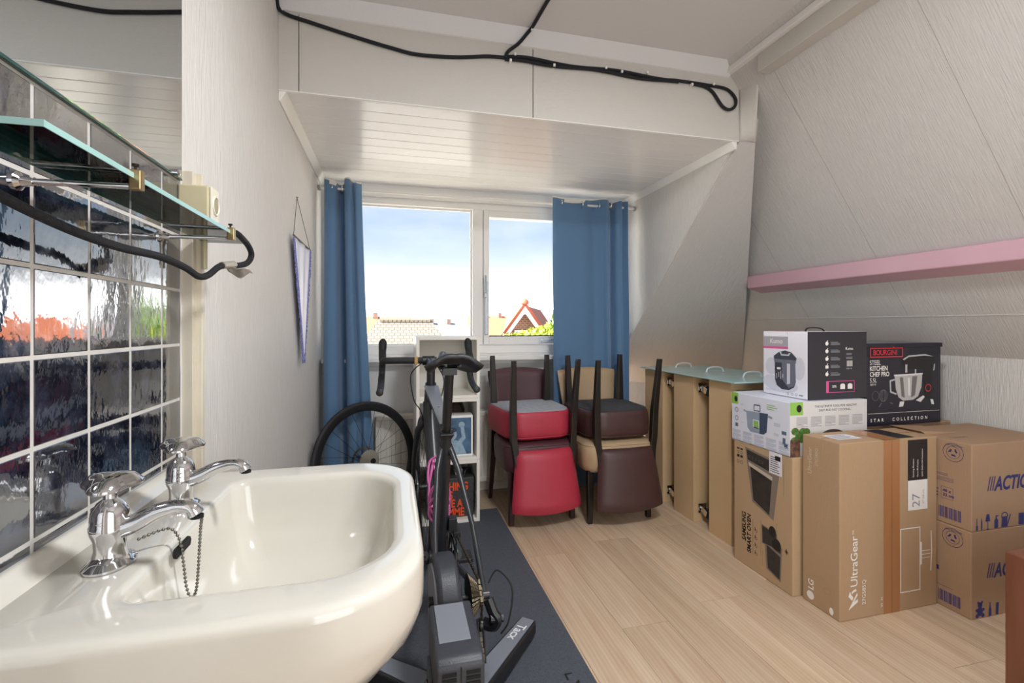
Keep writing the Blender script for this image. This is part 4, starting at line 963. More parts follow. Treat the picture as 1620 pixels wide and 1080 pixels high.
def carton(name, label, x0, x1, y0, y1, z0, z1, m, group=None, flaps=True, bev=.003):
    c = thing(name, label, 'box', ((x0+x1)/2, (y0+y1)/2, z0), 0, group)
    MB().box(x0, x1, y0, y1, z0+.0003, z1).build('carton', m, c, bevel=bev)
    return c

# oven carton
ox0, ox1, oy0, oy1, oz = 1.603, 2.0, 1.612, 1.958, .573
oc = carton('oven_carton', 'brown oven carton with black appliance pictures, under the white pan box', ox0, ox1, oy0, oy1, 0, oz, CARDL)
p = L_(ox0, oy0, oy1, 0)
H2 = PI/2
p.text('print_title', BPR, oc, 'SAMSUNG', .080, .115, .034, rot=H2, bold=.0009, sx_=.86)
p.text('print_title', BPR, oc, 'SMART OVEN', .112, .072, .034, rot=H2, bold=.0009, sx_=.86)
p.polys('print_small_lines', mat('soft_black_ink', '#5e4c3b', .7), oc, [R(.123, .075+k*.0, .1245, .235) for k in range(1)]+[R(.053, .115, .054, .25), R(.172, .09, .1728, .25), R(.182, .05, .1828, .12), R(.30, .40, .3012, .53), R(.262, .165, .263, .27)])
ico = []
for k in range(4): ico += RING(.145, .085+.035*k, .007, .007, .0015, 10)+[R(.136, .082+.035*k, .139, .098+.035*k)]
ico += RING(.030, .52, .006, .006, .002, 8)+RING(.030, .475, .008, .008, .002, 8)+RING(.052, .52, .007, .007, .002, 8)+RING(.052, .475, .009, .009, .002, 8)+[R(.022, .533, .038, .541), R(.044, .533, .060, .541), R(.022, .496, .038, .508), R(.044, .496, .060, .508)]
p.polys('print_icons', BPR, oc, ico)
GREYO = mat('print_oven_grey', '#84786a', .6); DKO = mat('print_oven_dark', '#2c2926', .55, var=.5, vscale=30, col2='#453f39')
p.polys('print_oven', GREYO, oc, [[(.075, .555), (.285, .535), (.245, .275), (.120, .315)]])
p.polys('print_oven_front', DKO, oc, [[(.085, .545), (.248, .528), (.240, .478), (.092, .500)], [(.108, .475), (.236, .445), (.222, .290), (.128, .325)]], .0009)
p.polys('print_oven_handle', mat('print_oven_light', '#c3b8a8', .5), oc, [[(.097, .490), (.240, .462), (.238, .445), (.100, .474)]], .0011)
p.text('print_oven_keys', GPR, oc, '::  ::  ::  ::  ::', .098, .512, .020, rot=-.10, lift=.0012)
p.polys('print_oven', GREYO, oc, [[(.176, .235), (.265, .225), (.265, .155), (.178, .150)], [(.19, .195), (.292, .175), (.285, .028), (.205, .050)]])
p.polys('print_oven_front', DKO, oc, [[(.181, .230), (.26, .220), (.26, .16), (.184, .155)], [(.196, .188), (.286, .168), (.284, .148), (.198, .166)], [(.206, .155), (.283, .135), (.279, .036), (.214, .056)]], .0009)
p.polys('print_zoom_circle', BPR, oc, [EL(.240, .225, .020, .024, 20), EL(.262, .178, .025, .026, 20)], .0012)
p.polys('print_star', BPR, oc, [LN(.305, .172, .325, .172, .003), LN(.315, .160, .315, .184, .003), LN(.308, .165, .322, .179, .002), LN(.308, .179, .322, .165, .002)])
p.polys('shipping_label', mat('label_paper', '#e6e5ea', .6), oc, [R(.222, .478, .292, .573)], .0014)
lb = []
for k in range(8): lb.append(R(.228+.0002*k, .487+.009*k, .280-.006*(k % 3), .490+.009*k))
p.polys('shipping_label_print', BPR, oc, lb+[R(.255, .54, .285, .56)], .0018)

# monitor carton
lx0, lx1, ly0, ly1, lz = 1.638, 2.127, 1.430, 1.597, .675
lc = carton('monitor_carton', 'tall brown monitor carton with white UltraGear print', lx0, lx1, ly0, ly1, 0, lz, CARD)
p = F_(ly0, lx0, 0)
p.text('print_title', WPR, lc, 'UltraGear', .083, .125, .047, rot=H2, bold=.0004)
p.text('print_title', WPR, lc, 'TM', .067, .325, .012, rot=H2)
p.text('print_model', WPR, lc, '27GS85Q', .123, .052, .024, rot=H2)
p.polys('print_emblem', WPR, lc, [[(.040, .040), (.086, .066), (.085, .078), (.066, .068), (.084, .092), (.082, .102), (.060, .070)], [(.040, .092), (.058, .074), (.064, .086), (.052, .100), (.048, .112)], [(.066, .106), (.078, .108), (.076, .118), (.060, .112), (.054, .104), (.058, .1)]])
p.polys('print_monitor_outline', WPR, lc, FRAME(.296, .070, .400, .322, .004)+[R(.400, .170, .408, .26), R(.404, .208, .452, .211), R(.404, .222, .452, .225), R(.404, .194, .45, .196), [(.452, .14), (.457, .14), (.462, .215), (.459, .30), (.455, .30), (.457, .215)]])
p.polys('packing_tape', mat('parcel_tape', '#a8744a', .25, spec=.6), lc, [R(.212, 0, .294, .674)], .0007)
p.polys('carton_seam', mat('seam_dark', '#6a4c32', .8), lc, [R(.252, 0, .2535, .674)], .0010)
p.polys('label_black', mat('label_black', '#241f22', .5), lc, [R(.335, .508, .437, .668)], .0011)
p.polys('label_white', mat('label_white', '#e9e6e2', .5), lc, [R(.335, .390, .437, .508)], .0011)
p.text('label_text', WPR, lc, 'Gaming Monitor', .366, .520, .011, rot=H2, lift=.0015); p.text('label_text', WPR, lc, 'Nano IPS Display', .388, .520, .010, rot=H2, lift=.0015); p.text('label_text', WPR, lc, 'QHD 2560x1440 Resolution', .412, .520, .0095, rot=H2, lift=.0015)
p.text('label_number', GPR, lc, '27', .395, .400, .056, rot=H2, lift=.0015); p.text('label_text', GPR, lc, '27" (68 cm)', .418, .412, .012, rot=H2, lift=.0015)
p.text('print_symbol', WPR, lc, 'W  H', .208, .030, .016, rot=H2)
p = L_(lx0, ly0, ly1, 0)
p.text('print_brand', WPR, lc, 'LG', .052, .058, .034, rot=H2, bold=.0010)
p.polys('print_brand_disc', WPR, lc, [EL(.038, .034, .017, .017, 22)])
p.text('print_model', mat('faint_white_ink', '#d5c2a6', .6), lc, 'UltraGear', .043, .522, .026, rot=H2); p.text('print_model', mat('faint_white_ink', '#d5c2a6'), lc, '27GS85Q', .072, .560, .018, rot=H2)
p.polys('print_seal', WPR, lc, [EL(.132, .022, .009, .014, 14)])
p.polys('carton_scuff', mat('scuff', '#a9855d', .7), lc, RING(.115, .09, .016, .012, .0016, 12)+[LN(.05, .12, .10, .125, .001)])
p = T_(lz, lx0, ly0)
p.polys('shipping_label', mat('label_paper', '#e6e5ea'), lc, [R(.045, .045, .165, .120)], .0010)
p.polys('shipping_label_print', GPR, lc, [R(.055, .055+.012*k, .150-.02*(k % 2), .060+.012*k) for k in range(5)], .0014)
p.polys('label_black', mat('label_black', '#241f22'), lc, [R(.300, .01, .385, .155)], .0010)
p.polys('packing_tape', mat('parcel_tape', '#a8744a'), lc, [R(.212, 0, .294, .167)], .0007)
MB().box(lx0+.005, lx1-.005, (ly0+ly1)/2-.001, (ly0+ly1)/2+.001, lz, lz+.0006).build('carton_seam', mat('seam_dark', '#6a4c32'), lc)

# pan box
px0, px1, py0, py1, pz0, pz1 = 1.600, 2.005, 1.622, 1.970, .575, .801
PW_ = mat('white_coated_card', '#dfe3ee', .35)
pc = carton('pan_box', 'white cookware box with a pan picture lying on the oven carton', px0, px1, py0, py1, pz0, pz1, PW_)
p = L_(px0, py0, py1, pz0)
GRN = mat('lime_print', '#8cc152', .5); PALE = mat('pale_grey_print', '#bcc3d2', .6)
p.polys('print_badge', GRN, pc, [R(.0, .172, .045, .226)]); p.polys('print_badge_dot', BPR, pc, [EL(.030, .195, .010, .014, 16)], .0009)
p.polys('print_icons', mat('steel_blue_print', '#5a6e86', .6), pc, RING(.035, .145, .010, .012, .003)+RING(.035, .105, .010, .012, .003)+[R(.026, .065, .044, .082), R(.305, .085, .330, .10), R(.310, .045, .325, .072), R(.318, .03, .336, .05)])
p.polys('print_pan', mat('print_pan_steel', '#93a1b3', .5), pc, [[(.098, .150), (.230, .158), (.222, .075), (.205, .062), (.125, .058), (.106, .075)], [(.082, .155), (.098, .150), (.098, .142), (.080, .148)], [(.230, .152), (.254, .148), (.252, .138), (.230, .142)]])
p.polys('print_pan_dark', mat('print_pan_navy', '#3f5066', .5), pc, [[(.180, .155), (.230, .158), (.222, .075), (.205, .062), (.180, .060)], [(.145, .157), (.185, .159), (.183, .163), (.147, .161)]]+[LN(.147, .16, .147, .185, .004), LN(.183, .162, .183, .186, .004), LN(.147, .185, .183, .187, .005)], .0009)
p.polys('print_pan_tag', mat('print_tag', '#dfe9c8', .5), pc, FRAME(.140, .080, .178, .118, .004)); p.polys('print_pan_tag', GRN, pc, [R(.146, .088, .172, .110)], .0011)
p.polys('print_small_lines', GRN, pc, [R(.222, .196, .27, .199), R(.222, .187, .282, .190), R(.222, .178, .265, .181)])
tx = []
for i in range(5):
    for j in range(3):
        for k in range(4): tx.append(R(.006+.071*i, .0475-.019*j-.0042*k+.001*i, .062+.071*i-(.014 if k == 3 else 0), .0495-.019*j-.0042*k+.001*i))
tx += [R(.06+.0*k, .175-.004*k, .085-.01*k, .1765-.004*k) for k in range(2)]+[R(.06, .09-.004*k, .083-.01*k, .0915-.004*k) for k in range(2)]+[R(.262, .125-.004*k, .298, .1265-.004*k) for k in range(4)]+[R(.262, .08-.004*k, .29, .0815-.004*k) for k in range(3)]
p.polys('print_paragraphs', PALE, pc, tx)
p = F_(py0, px0, pz0)
p.polys('print_band', mat('print_band_grey', '#d9d6d4', .5), pc, [R(.0, .0, .405, .226)], .0004)
p.polys('print_badge', GRN, pc, [R(.0, .172, .065, .226)], .0008); p.polys('print_badge_dot', BPR, pc, [EL(.045, .199, .013, .016, 16)], .0011)
p.text('print_slogan', BPR, pc, 'THE ULTIMATE TOOL FOR HEALTHY,', .125, .200, .0135); p.text('print_slogan', BPR, pc, 'EASY AND FAST COOKING.', .148, .183, .0135)
p.polys('print_paragraphs', GPR, pc, [R(.032+.073*i, .160-.0055*k, .088+.073*i-(.02 if k == 6 else 0), .162-.0055*k) for i in range(5) for k in range(8)], .0008)
HERB = mat('print_herb', '#5f8a3a', .6, var=.9, vscale=90, col2='#2f4d1d')
p.polys('print_herbs', HERB, pc, [EL(.025+.018*math.sin(k*2.1)+.006*k, .085+.02*math.cos(k*1.7), .020, .016, 10) for k in range(8)], .0007)
p.polys('print_pan_rim', mat('print_pan_brown', '#4c3a36', .5), pc, [EL(.22, .02, .105, .085, 30, .25, PI-.25)], .0007)
p.polys('print_food', mat('print_food', '#3b3032', .6, var=.9, vscale=60, col2='#94684a'), pc, [R(.0, .0, .05, .07), EL(.22, .03, .09, .06, 24, .2, PI-.2)], .0009)

# rice cooker box
kx0, kx1, ky0, ky1, kz0, kz1 = 1.712, 2.032, 1.645, 1.892, .803, 1.094
KW = mat('glossy_white_card', '#e9e7ee', .3); KB = mat('anthracite_card', '#2f2e35', .35)
kc = carton('rice_cooker_box', 'white and anthracite Kumo rice cooker box on top of the pan box', kx0, kx1, ky0, ky1, kz0, kz1, KW)
p = L_(kx0, ky0, ky1, kz0)
p.polys('print_banner', mat('print_banner_grey', '#a9a5ac', .5), kc, [R(.004, .222, .146, .268)]); p.polys('print_banner_stripe', mat('pink_ink', '#e0559a', .5), kc, [R(.0, .212, .146, .222)])
p.text('print_brand', WPR, kc, 'Kumo', .042, .237, .030, bold=.0004, lift=.0012)
SM = mat('print_mist', '#d3d3dc', .6)
p.polys('print_mist', SM, kc, [EL(.05, .13, .035, .04), EL(.045, .06, .045, .03), EL(.205, .13, .03, .05), EL(.11, .045, .09, .03)], .0005)
CK1, CK2, CK3 = mat('print_cooker_dark', '#3b3c48', .4), mat('print_cooker_mid', '#6e707d', .4), mat('print_cooker_light', '#c9cad2', .4)
p.polys('print_cooker', CK1, kc, [[(.070, .150), (.185, .150), (.188, .070), (.178, .045), (.150, .030), (.110, .030), (.082, .045), (.072, .070)], [(.066, .165), (.190, .165), (.192, .175), (.165, .198), (.130, .206), (.095, .198), (.064, .178)]])
p.polys('print_cooker_band', CK2, kc, [[(.068, .150), (.188, .150), (.190, .165), (.066, .165)], [(.112, .150), (.185, .150), (.187, .075), (.176, .050), (.15, .040), (.112, .075)]], .0009)
p.polys('print_cooker_shine', CK3, kc, [[(.140, .148), (.158, .148), (.158, .06), (.140, .055)], [(.098, .198), (.108, .182), (.150, .182), (.162, .196), (.150, .194), (.145, .188), (.112, .188), (.108, .198)]], .0012)
p.polys('print_cooker_panel', WPR, kc, [LN(.082+.012*k, .075+.008*(k % 2), .082+.012*k, .10+.006*(k % 3), .0025) for k in range(4)]+[R(.084, .118, .105, .128)], .0012)
p.text('print_small_text', PALE, kc, 'Kumo 1.8L', .018, .018, .013)
p.polys('print_icons', GPR, kc, RING(.145, .015, .006, .006, .002, 10)+RING(.168, .015, .006, .006, .002, 10)+RING(.19, .015, .006, .006, .002, 10)+[R(.205, .012, .225, .018)])
p.polys('box_notch', GPR, kc, [R(.140, .276, .1415, .289)])
p = F_(ky0, kx0, kz0)
p.polys('side_print', KB, kc, [R(.0005, .0005, .3195, .2905)], .0004)
ic, ln = [], []
for k in range(5):
    zc = .240-.033*k; ic.append(EL(.102, zc, .0085, .0085, 14) if k != 3 else [(.094, zc-.008), (.110, zc-.008), (.110, zc+.005), (.094, zc+.005)])
    ic.append(LN(.102, zc+.008, .108, zc+.013, .003)); ln += [R(.122, zc+.004-.005*j, .172-(.0 if j else .01), zc+.0065-.005*j) for j in range(3)]
p.polys('print_icons', WPR, kc, ic, .0008); p.polys('print_paragraphs', GPR, kc, ln, .0008)
p.text('print_brand', WPR, kc, 'Kumo', .202, .212, .017, bold=.0002); p.polys('print_barcode', WPR, kc, [R(.210, .140, .240, .165)], .0008); p.polys('print_barcode_bars', KB, kc, [R(.211+.0028*k, .140, .2122+.0028*k, .165) for k in range(10)], .0011)
p.polys('print_paragraphs', GPR, kc, [R(.208, .195-.005*k, .236, .1975-.005*k) for k in range(2)]+[R(.206, .178-.005*k, .24, .1805-.005*k) for k in range(2)]+[R(.208+.008*k, .127, .213+.008*k, .133) for k in range(4)], .0008)
p.polys('print_pink_frame', mat('pink_ink', '#e0559a'), kc, FRAME(.098, .028, .252, .078, .0022)+[R(.098, .028, .112, .078)], .0008)
p.polys('print_cooker_icons', WPR, kc, [R(.174, .042, .200, .060), R(.214, .042, .240, .060), EL(.187, .060, .012, .006, 10, 0, PI), EL(.227, .06, .012, .006, 10, 0, PI)], .0008); p.text('print_capacity', WPR, kc, '20%', .130, .050, .014, bold=.0003)
p = T_(kz1, kx0, ky0); p.polys('top_stripe', mat('pink_ink', '#e0559a'), kc, [R(.004, .10, .10, .243)], .0006)
MB().tube(catmull([(1.80, 1.74, kz1), (1.815, 1.745, kz1+.014), (1.86, 1.75, kz1+.017), (1.90, 1.75, kz1+.012), (1.915, 1.75, kz1)], 6), .0045, 8, flat=.6).build('carry_handle', BLACKR, kc, smooth=60)

# mixer box standing on a plain carton
sx0, sx1, sy0, sy1 = 2.035, 2.56, 1.602, 1.985
carton('plain_carton', 'plain brown carton hidden behind the monitor carton, under the mixer box', sx0, sx1, sy0+.06, sy1, 0, .671, CARDM)
mx0, mx1, my0, my1, mz0, mz1 = 2.033, 2.478, 1.650, 1.955, .6715, 1.038
DKN = mat('dark_navy_card', '#22212e', .4)
mc = carton('mixer_box', 'dark navy Bourgini kitchen machine box with mixer picture', mx0, mx1, my0, my1, mz0, mz1, DKN)
MB().box(mx0-.003, mx1+.006, my0-.004, my1+.003, mz1-.016, mz1+.003).build('lid', DKN, mc, bevel=.002)
T_(mz1+.003, mx0, my0).polys('lid_sheen', mat('lid_sheen_grey', '#77777d', .35), mc, [R(0, 0, mx1-mx0, my1-my0)], .0005)  # paler sheet on the dark lid, its sheen painted as colour
p = F_(my0, mx0, mz0)
REDI = mat('red_ink', '#d2323c', .5)
p.text('print_brand', REDI, mc, 'BOURGINI', .036, .318, .032, bold=.0003, sx_=.92, lift=.0050)
p.polys('print_brand_frame', REDI, mc, FRAME(.020, .307, .208, .350, .004)+[R(.150, .346, .157, .354)], .0048)
for tx_, z, s_, bo in (('STEEL', .274, .029, .0), ('KITCHEN', .248, .029, .0006), ('CHEF PRO', .222, .029, .0006), ('5.5L', .196, .028, .0), ('1800 W', .182, .013, .0)):
    p.text('print_title', WPR, mc, tx_, .022, z, s_, bold=bo, sx_=.84)
p.text('print_collection', WPR, mc, 'STAR', .026, .020, .020, bold=.0005, space=1.95); p.text('print_collection', WPR, mc, 'COLLECTION', .152, .020, .020, bold=.0005, space=1.95)
p.polys('print_rule', WPR, mc, [R(.012, .056, .434, .0575)])
K1, K2, K3, K4 = mat('print_mixer_black', '#0e0d12', .3), mat('print_mixer_steel', '#b9b7b6', .35), mat('print_mixer_shade', '#6e6b6c', .4), mat('print_mixer_pale', '#dddcdc', .4)
def MP(nm, m, par, pl, lift=.0006): return p.polys(nm, m, par, [[(x, .083+(z-.028)*.914) for x, z in q] for q in pl], lift)
MP('print_mixer_head', K1, mc, [[(.205, .235), (.215, .265), (.25, .280), (.35, .284), (.395, .272), (.405, .245), (.400, .215), (.39, .20), (.39, .06), (.345, .06), (.34, .205), (.29, .212), (.235, .212), (.222, .225)]])
MP('print_mixer_head_shine', K2, mc, [[(.213, .262), (.25, .280), (.35, .285), (.395, .273), (.385, .273), (.345, .277), (.25, .272), (.22, .256)], [(.402, .235), (.408, .235), (.405, .205), (.396, .20)], [(.228, .235), (.240, .235), (.240, .195), (.228, .195)], [(.285, .21), (.293, .21), (.293, .18), (.285, .18)]], .0009)
MP('print_mixer_bowl', K2, mc, [[(.165, .180), (.330, .186), (.325, .12), (.305, .075), (.275, .058), (.215, .056), (.188, .074), (.172, .115)]], .0009)
MP('print_mixer_bowl_shade', K3, mc, [[(.195, .172), (.215, .172), (.225, .07), (.205, .078)], [(.270, .175), (.300, .176), (.285, .08), (.262, .07)]], .0012)
MP('print_mixer_bowl_rim', K4, mc, [[(.162, .178), (.332, .184), (.332, .190), (.16, .186)], [(.242, .168), (.255, .168), (.258, .08), (.246, .08)]], .0012)
MP('print_mixer_bowl_handle', K2, mc, [LN(.166, .162, .138, .156, .008), LN(.139, .158, .142, .100, .008), LN(.142, .102, .176, .09, .008)], .0012)
MP('print_mixer_foot', K4, mc, [[(.196, .052), (.222, .052), (.215, .028), (.19, .026)], [(.378, .058), (.396, .055), (.402, .030), (.386, .032)], [(.29, .055), (.335, .078), (.345, .07), (.32, .045)]], .0012)
MP('print_mixer_dial', REDI, mc, RING(.366, .115, .018, .019, .0035), .0012)
wk = []
for k in range(4): wk += [[q for q in r] for r in RING(.100, .085, .006+.006*k, .030, .0018, 16)]
wk += RING(.055, .085, .020, .024, .002, 16)+[LN(.09, .05, .075, .03, .004), LN(.14, .05, .155, .042, .004)]
MP('print_whisks', K3, mc, wk)

# two moving boxes
def moving_box(label, x0, y0, z0, h, open_):
    x1, y1 = x0+.47, y0+.30
    c = carton('moving_box', label, x0, x1, y0, y1, z0, z0+h, CARDM, 'printed moving boxes')
    p = L_(x0, y0, y1, z0); W = y1-y0
    q = lambda d: W-d                       # distance from the near edge
    rg = RING(q(.062), h-.045, .036, .036, .0016, 28)+RING(q(.062), h-.045, .024, .024, .0012, 24)
    for k in range(3):
        a = 2*PI*k/3+.5; cx_, cy_ = q(.062)+.011*math.cos(a), h-.045+.011*math.sin(a)
        rg += [LN(cx_-.006*math.sin(a), cy_+.006*math.cos(a), cx_+.006*math.sin(a), cy_-.006*math.cos(a), .006), [(cx_+.010*math.cos(a+1), cy_+.010*math.sin(a+1)), (cx_+.010*math.cos(a+1.6), cy_+.010*math.sin(a+1.6)), (cx_+.003*math.cos(a+1.3), cy_+.003*math.sin(a+1.3))]]
    p.polys('print_recycling_mark', NAVY, c, rg)
    p.text('print_ring_text', NAVY, c, '100% RECYCLED', q(.088), h-.020, .008)
    p.polys('print_barcode', NAVY, c, [R(q(.112)+.0052*k, .022, q(.112)+.0052*k+(.0034 if k % 3 else .002), .066) for k in range(15)])
    if open_:
        p.text('print_note', NAVY, c, '40 x', q(.098), .125, .016, bold=.0004); p.text('print_note', NAVY, c, '32 cm', q(.098), .108, .016, bold=.0004)
        p.polys('print_symbols', NAVY, c, FRAME(q(.104), .098, q(.062), .145, .001)+[[(q(.15), .105+.013*k), (q(.128), .098+.013*k), (q(.112), .105+.013*k), (q(.128), .110+.013*k)] for k in range(3)]+[R(q(.14), .168+.006*k, q(.06), .1692+.006*k) for k in range(3)]+[R(q(.12), .190+.006*k, q(.08), .1912+.006*k) for k in range(2)])
    else:
        p.polys('print_symbols', NAVY, c, FRAME(q(.135), .175, q(.118), .190, .004)+[R(q(.135), .150, q(.110), .158), R(q(.118), .140, q(.110), .15), R(q(.135), .118, q(.120), .126), R(q(.128), .112, q(.124), .122), R(q(.16), .083, q(.06), .0842)])
    p = F_(y0, x0, z0)
    sl_ = [[(.080+.013*k, .150), (.085+.013*k, .150), (.099+.013*k, .205), (.094+.013*k, .205)] for k in range(3)]
    p.polys('print_slashes', NAVY, c, sl_)
    p.text('print_brand', NAVY, c, 'ACTION', .118, .150, .075, bold=.0022, sx_=.80, shear=.25)
    if open_:
        g = [R(.024, .004, .027, .05), R(.021, .004, .030, .022), [(.048, .004), (.054, .004), (.054, .035), (.051, .052), (.048, .035)], [(.070, .034), (.096, .034), (.090, .062), (.076, .062)], R(.0815, .004, .0845, .034), R(.076, .002, .090, .006),
             [(.118, .004), (.138, .004), (.138, .034), (.131, .042), (.131, .05), (.125, .05), (.125, .042), (.118, .034)], R(.125, .049, .140, .053),
             [(.155, .004), (.190, .004), (.186, .045), (.160, .045)], LN(.190, .015, .205, .05, .005), R(.25, .004, .28, .05), R(.33, .004, .35, .06)]+RING(.173, .047, .018, .015, .004, 14)
    else:
        g = [EL(.045, .028, .015, .018, 16), EL(.045, .052, .012, .011, 16), EL(.035, .062, .005, .005, 10), EL(.055, .062, .005, .005, 10), EL(.030, .012, .009, .008, 10), EL(.060, .012, .009, .008, 10), EL(.028, .034, .007, .006, 10), EL(.062, .034, .007, .006, 10),
             [(.090, .004), (.105, .004), (.105, .03), (.100, .042), (.100, .056), (.095, .056), (.095, .042), (.090, .03)], [(.128, .004), (.142, .004), (.145, .05), (.130, .05)], R(.20, .004, .23, .05), R(.28, .004, .30, .06)]
    p.polys('print_household_icons', NAVY, c, g)
    if open_:
        MB().hexa([(x0+.006, y0+.16, z0+h+.0005), (x0+.165, y0+.16, z0+h+.0005), (x0+.165, y1-.004, z0+h+.0005), (x0+.006, y1-.004, z0+h+.0005), (x0-.02, y0+.165, z0+h+.017), (x0+.165, y0+.16, z0+h+.005), (x0+.165, y1-.004, z0+h+.005), (x0-.02, y1-.004, z0+h+.017)]).build('flap', CARDM, c)
        T_(z0+h, x0, y0).text('print_top', BPR, c, 'CLOSE THIS', .05, .095, .016)
moving_box('brown ACTION moving box with teddy bear icon on the floor', 2.135, 1.318, 0, .333, False)
moving_box('brown ACTION moving box with lamp icon stacked on the other', 2.138, 1.318, .334, .333, True)

# wooden furniture corner at the right edge
RW = mat('reddish_wood', '#7a4b36', .4, var=.7, vscale=1, stretch=(26, 26, 2.5), col2='#5f3320')
wd = thing('wooden_furniture', 'reddish brown wooden furniture corner at the right edge of the room', 'furniture', (1.95, .965, 0))
MB().box(1.763, 1.845, .93, 1.005, 0, .452).build('corner_post', RW, wd, bevel=.004)
MB().box(1.845, 2.45, .945, .985, .12, .43).build('end_panel', RW, wd, bevel=.003)
MB().box(2.45, 2.53, .93, 1.005, 0, .452).build('corner_post', RW, wd, bevel=.004)
# ------------------------------------------------------------------ the view outside
ROOFT = mat('pale_roof_tiles', '#c9b9a4', .8)
def roof_mat(name, c1, c2, row=.125):
    m = bpy.data.materials.new(name); m.use_nodes = True; n, l = m.node_tree.nodes, m.node_tree.links; b = n['Principled BSDF']; b.inputs['Roughness'].default_value = .8
    t = n.new('ShaderNodeTexCoord'); br = n.new('ShaderNodeTexBrick'); l.new(t.outputs['UV'], br.inputs['Vector'])
    br.inputs['Color1'].default_value = (*lin(c1), 1); br.inputs['Color2'].default_value = (*lin(c1), 1); br.inputs['Mortar'].default_value = (*lin(c2), 1)
    br.inputs['Scale'].default_value = 1.; br.inputs['Brick Width'].default_value = .17; br.inputs['Row Height'].default_value = row; br.inputs['Mortar Size'].default_value = .016; br.inputs['Mortar Smooth'].default_value = .6
    l.new(br.outputs['Color'], b.inputs['Base Color'])
    return m
RT1 = roof_mat('pale_pantiles', '#6b6359', '#413a32'); RT2 = roof_mat('orange_pantiles', '#b0684a', '#8a4c35'); RT3 = roof_mat('grey_slates', '#8e8d92', '#75747a'); BRK = roof_mat('red_brick', '#8d5443', '#b39c8a', .075)
def uvquad(o):
    """planar uv in metres along each face's own axes"""
    me = o.data; uv = me.uv_layers.new(name='uv')
    for p in me.polygons:
        n_ = p.normal; ax = V((0, 0, 1)).cross(n_); ax = ax.normalized() if ax.length > 1e-3 else V((1, 0, 0)); ay = n_.cross(ax)
        for li in p.loop_indices:
            c = me.vertices[me.loops[li].vertex_index].co; uv.data[li].uv = (c.dot(ax), c.dot(ay))
    return o
RENDER = mat('white_render', '#e4e0d8', .8); WB = mat('white_board', '#f0eee8', .5); BROWN = mat('dark_frame', '#4a3a33', .6); GLZ = mat('house_glass', '#5f6e7a', .1)
GROUNDZ = -5.5
ground = struct(MB().box(-60, 80, 5, 150, GROUNDZ-.2, GROUNDZ).build('ground', mat('street_ground', '#b0aca2', .9)), 'streets and gardens far below the window', 'ground')

# nearest roof: hipped pale pantiles
hh = thing('hipped_house', 'nearest house outside with a pale tiled hipped roof', 'house', (0, 15, GROUNDZ))
def roof(parent, name, x0, x1, yf, yr, ze, zr, hipl, hipr, m):
    """ridge along x at y=yr, front eave at y=yf, hips set the ridge ends in"""
    yb = 2*yr-yf; rl, rr = (x0+hipl, yr, zr), (x1-hipr, yr, zr)
    b = MB(); b.face([(x0, yf, ze), (x1, yf, ze), rr, rl]); b.face([(x1, yb, ze), (x0, yb, ze), rl, rr]); b.face([(x0, yb, ze), (x0, yf, ze), rl]); b.face([(x1, yf, ze), (x1, yb, ze), rr])
    b.face([(x0, yf, ze-.02), (x1, yf, ze-.02), (x1, yb, ze-.02), (x0, yb, ze-.02)])
    return uvquad(b.build(name, m, parent))
roof(hh, 'roof', -2.2, 2.75, 12.5, 15.2, -1.15, 1.30, 1.8, 1.55, RT1)
MB().box(-1.9, 2.5, 12.8, 17.6, GROUNDZ, -1.16).build('wall', RENDER, hh)
rg = MB()
for k in range(12): rg.lathe([(.10, 0), (.10, .11)], (-.36+.13*k, 15.2, 1.30), (1, 0, 0), 8)
rg.build('ridge_tiles', mat('dark_ridge', '#7d6f61', .8), hh)
MB().tube([(-.72, 13.4, .05), (-.72, 13.4, .55)], .04, 6).tube([(-.95, 13.4, .05), (-.72, 13.4, .15), (-.72, 13.4, .3)], .03, 6).build('vent_pipe', BROWN, hh)
# house right of it, brick gable with white barge boards
gh = thing('gabled_house', 'brick gabled house with white bargeboards seen through the casement', 'house', (4.9, 17, GROUNDZ))
gx, gy, gzp = 4.80, 17.0, 1.86
ap, el, er = (gx, gy, gzp), (gx-1.25, gy, gzp-1.75), (gx+1.25, gy, gzp-1.75)
MB().prism([(el[0], gy+.35, GROUNDZ), (er[0], gy+.35, GROUNDZ), (er[0], gy+.35, er[2]), (ap[0], gy+.35, ap[2]-.05), (el[0], gy+.35, el[2])], (0, .3, 0)).build('gable_wall', BRK, gh); uvquad(gh.children[-1])
for e in (el, er):
    s = 1 if e[0] > gx else -1
    MB().bar((gx-s*.10, gy, gzp+.03), (e[0]+s*.25, gy, e[2]-.32), .08, .19, up=(0, 0, 1)).build('bargeboard', WB, gh)
    MB().bar((gx, gy+.1, gzp+.07), (e[0]+s*.25, gy+.1, e[2]-.20), .34, .10, up=(0, 0, 1)).build('verge_tiles', mat('red_verge', '#a8523c', .8), gh)
rfm = MB(); rfm.prism([(gx, gy, gzp+.02), (er[0]+.25, gy, er[2]-.35), (er[0]+.25, gy, er[2]-.45), (gx, gy, gzp-.1)], (2.2, 5, 0)); rfm.prism([(gx, gy, gzp+.02), (el[0]-.25, gy, el[2]-.35), (el[0]-.25, gy, el[2]-.45), (gx, gy, gzp-.1)], (2.2, 5, 0))
uvquad(rfm.build('roof', mat('brown_roof', '#7a4a3a', .8), gh))
MB().lathe([(.05, -.1), (.16, -.02), (.14, .1), (.04, .18)], (gx, gy, gzp+.1), (0, 0, 1), 10).build('finial', mat('red_verge', '#a8523c'), gh, smooth=50)
MB().prism([(gx, gy-.05, gzp+.04), (gx-.24, gy-.05, gzp-.32), (gx+.24, gy-.05, gzp-.32)], (0, .06, 0)).build('apex_board', WB, gh)
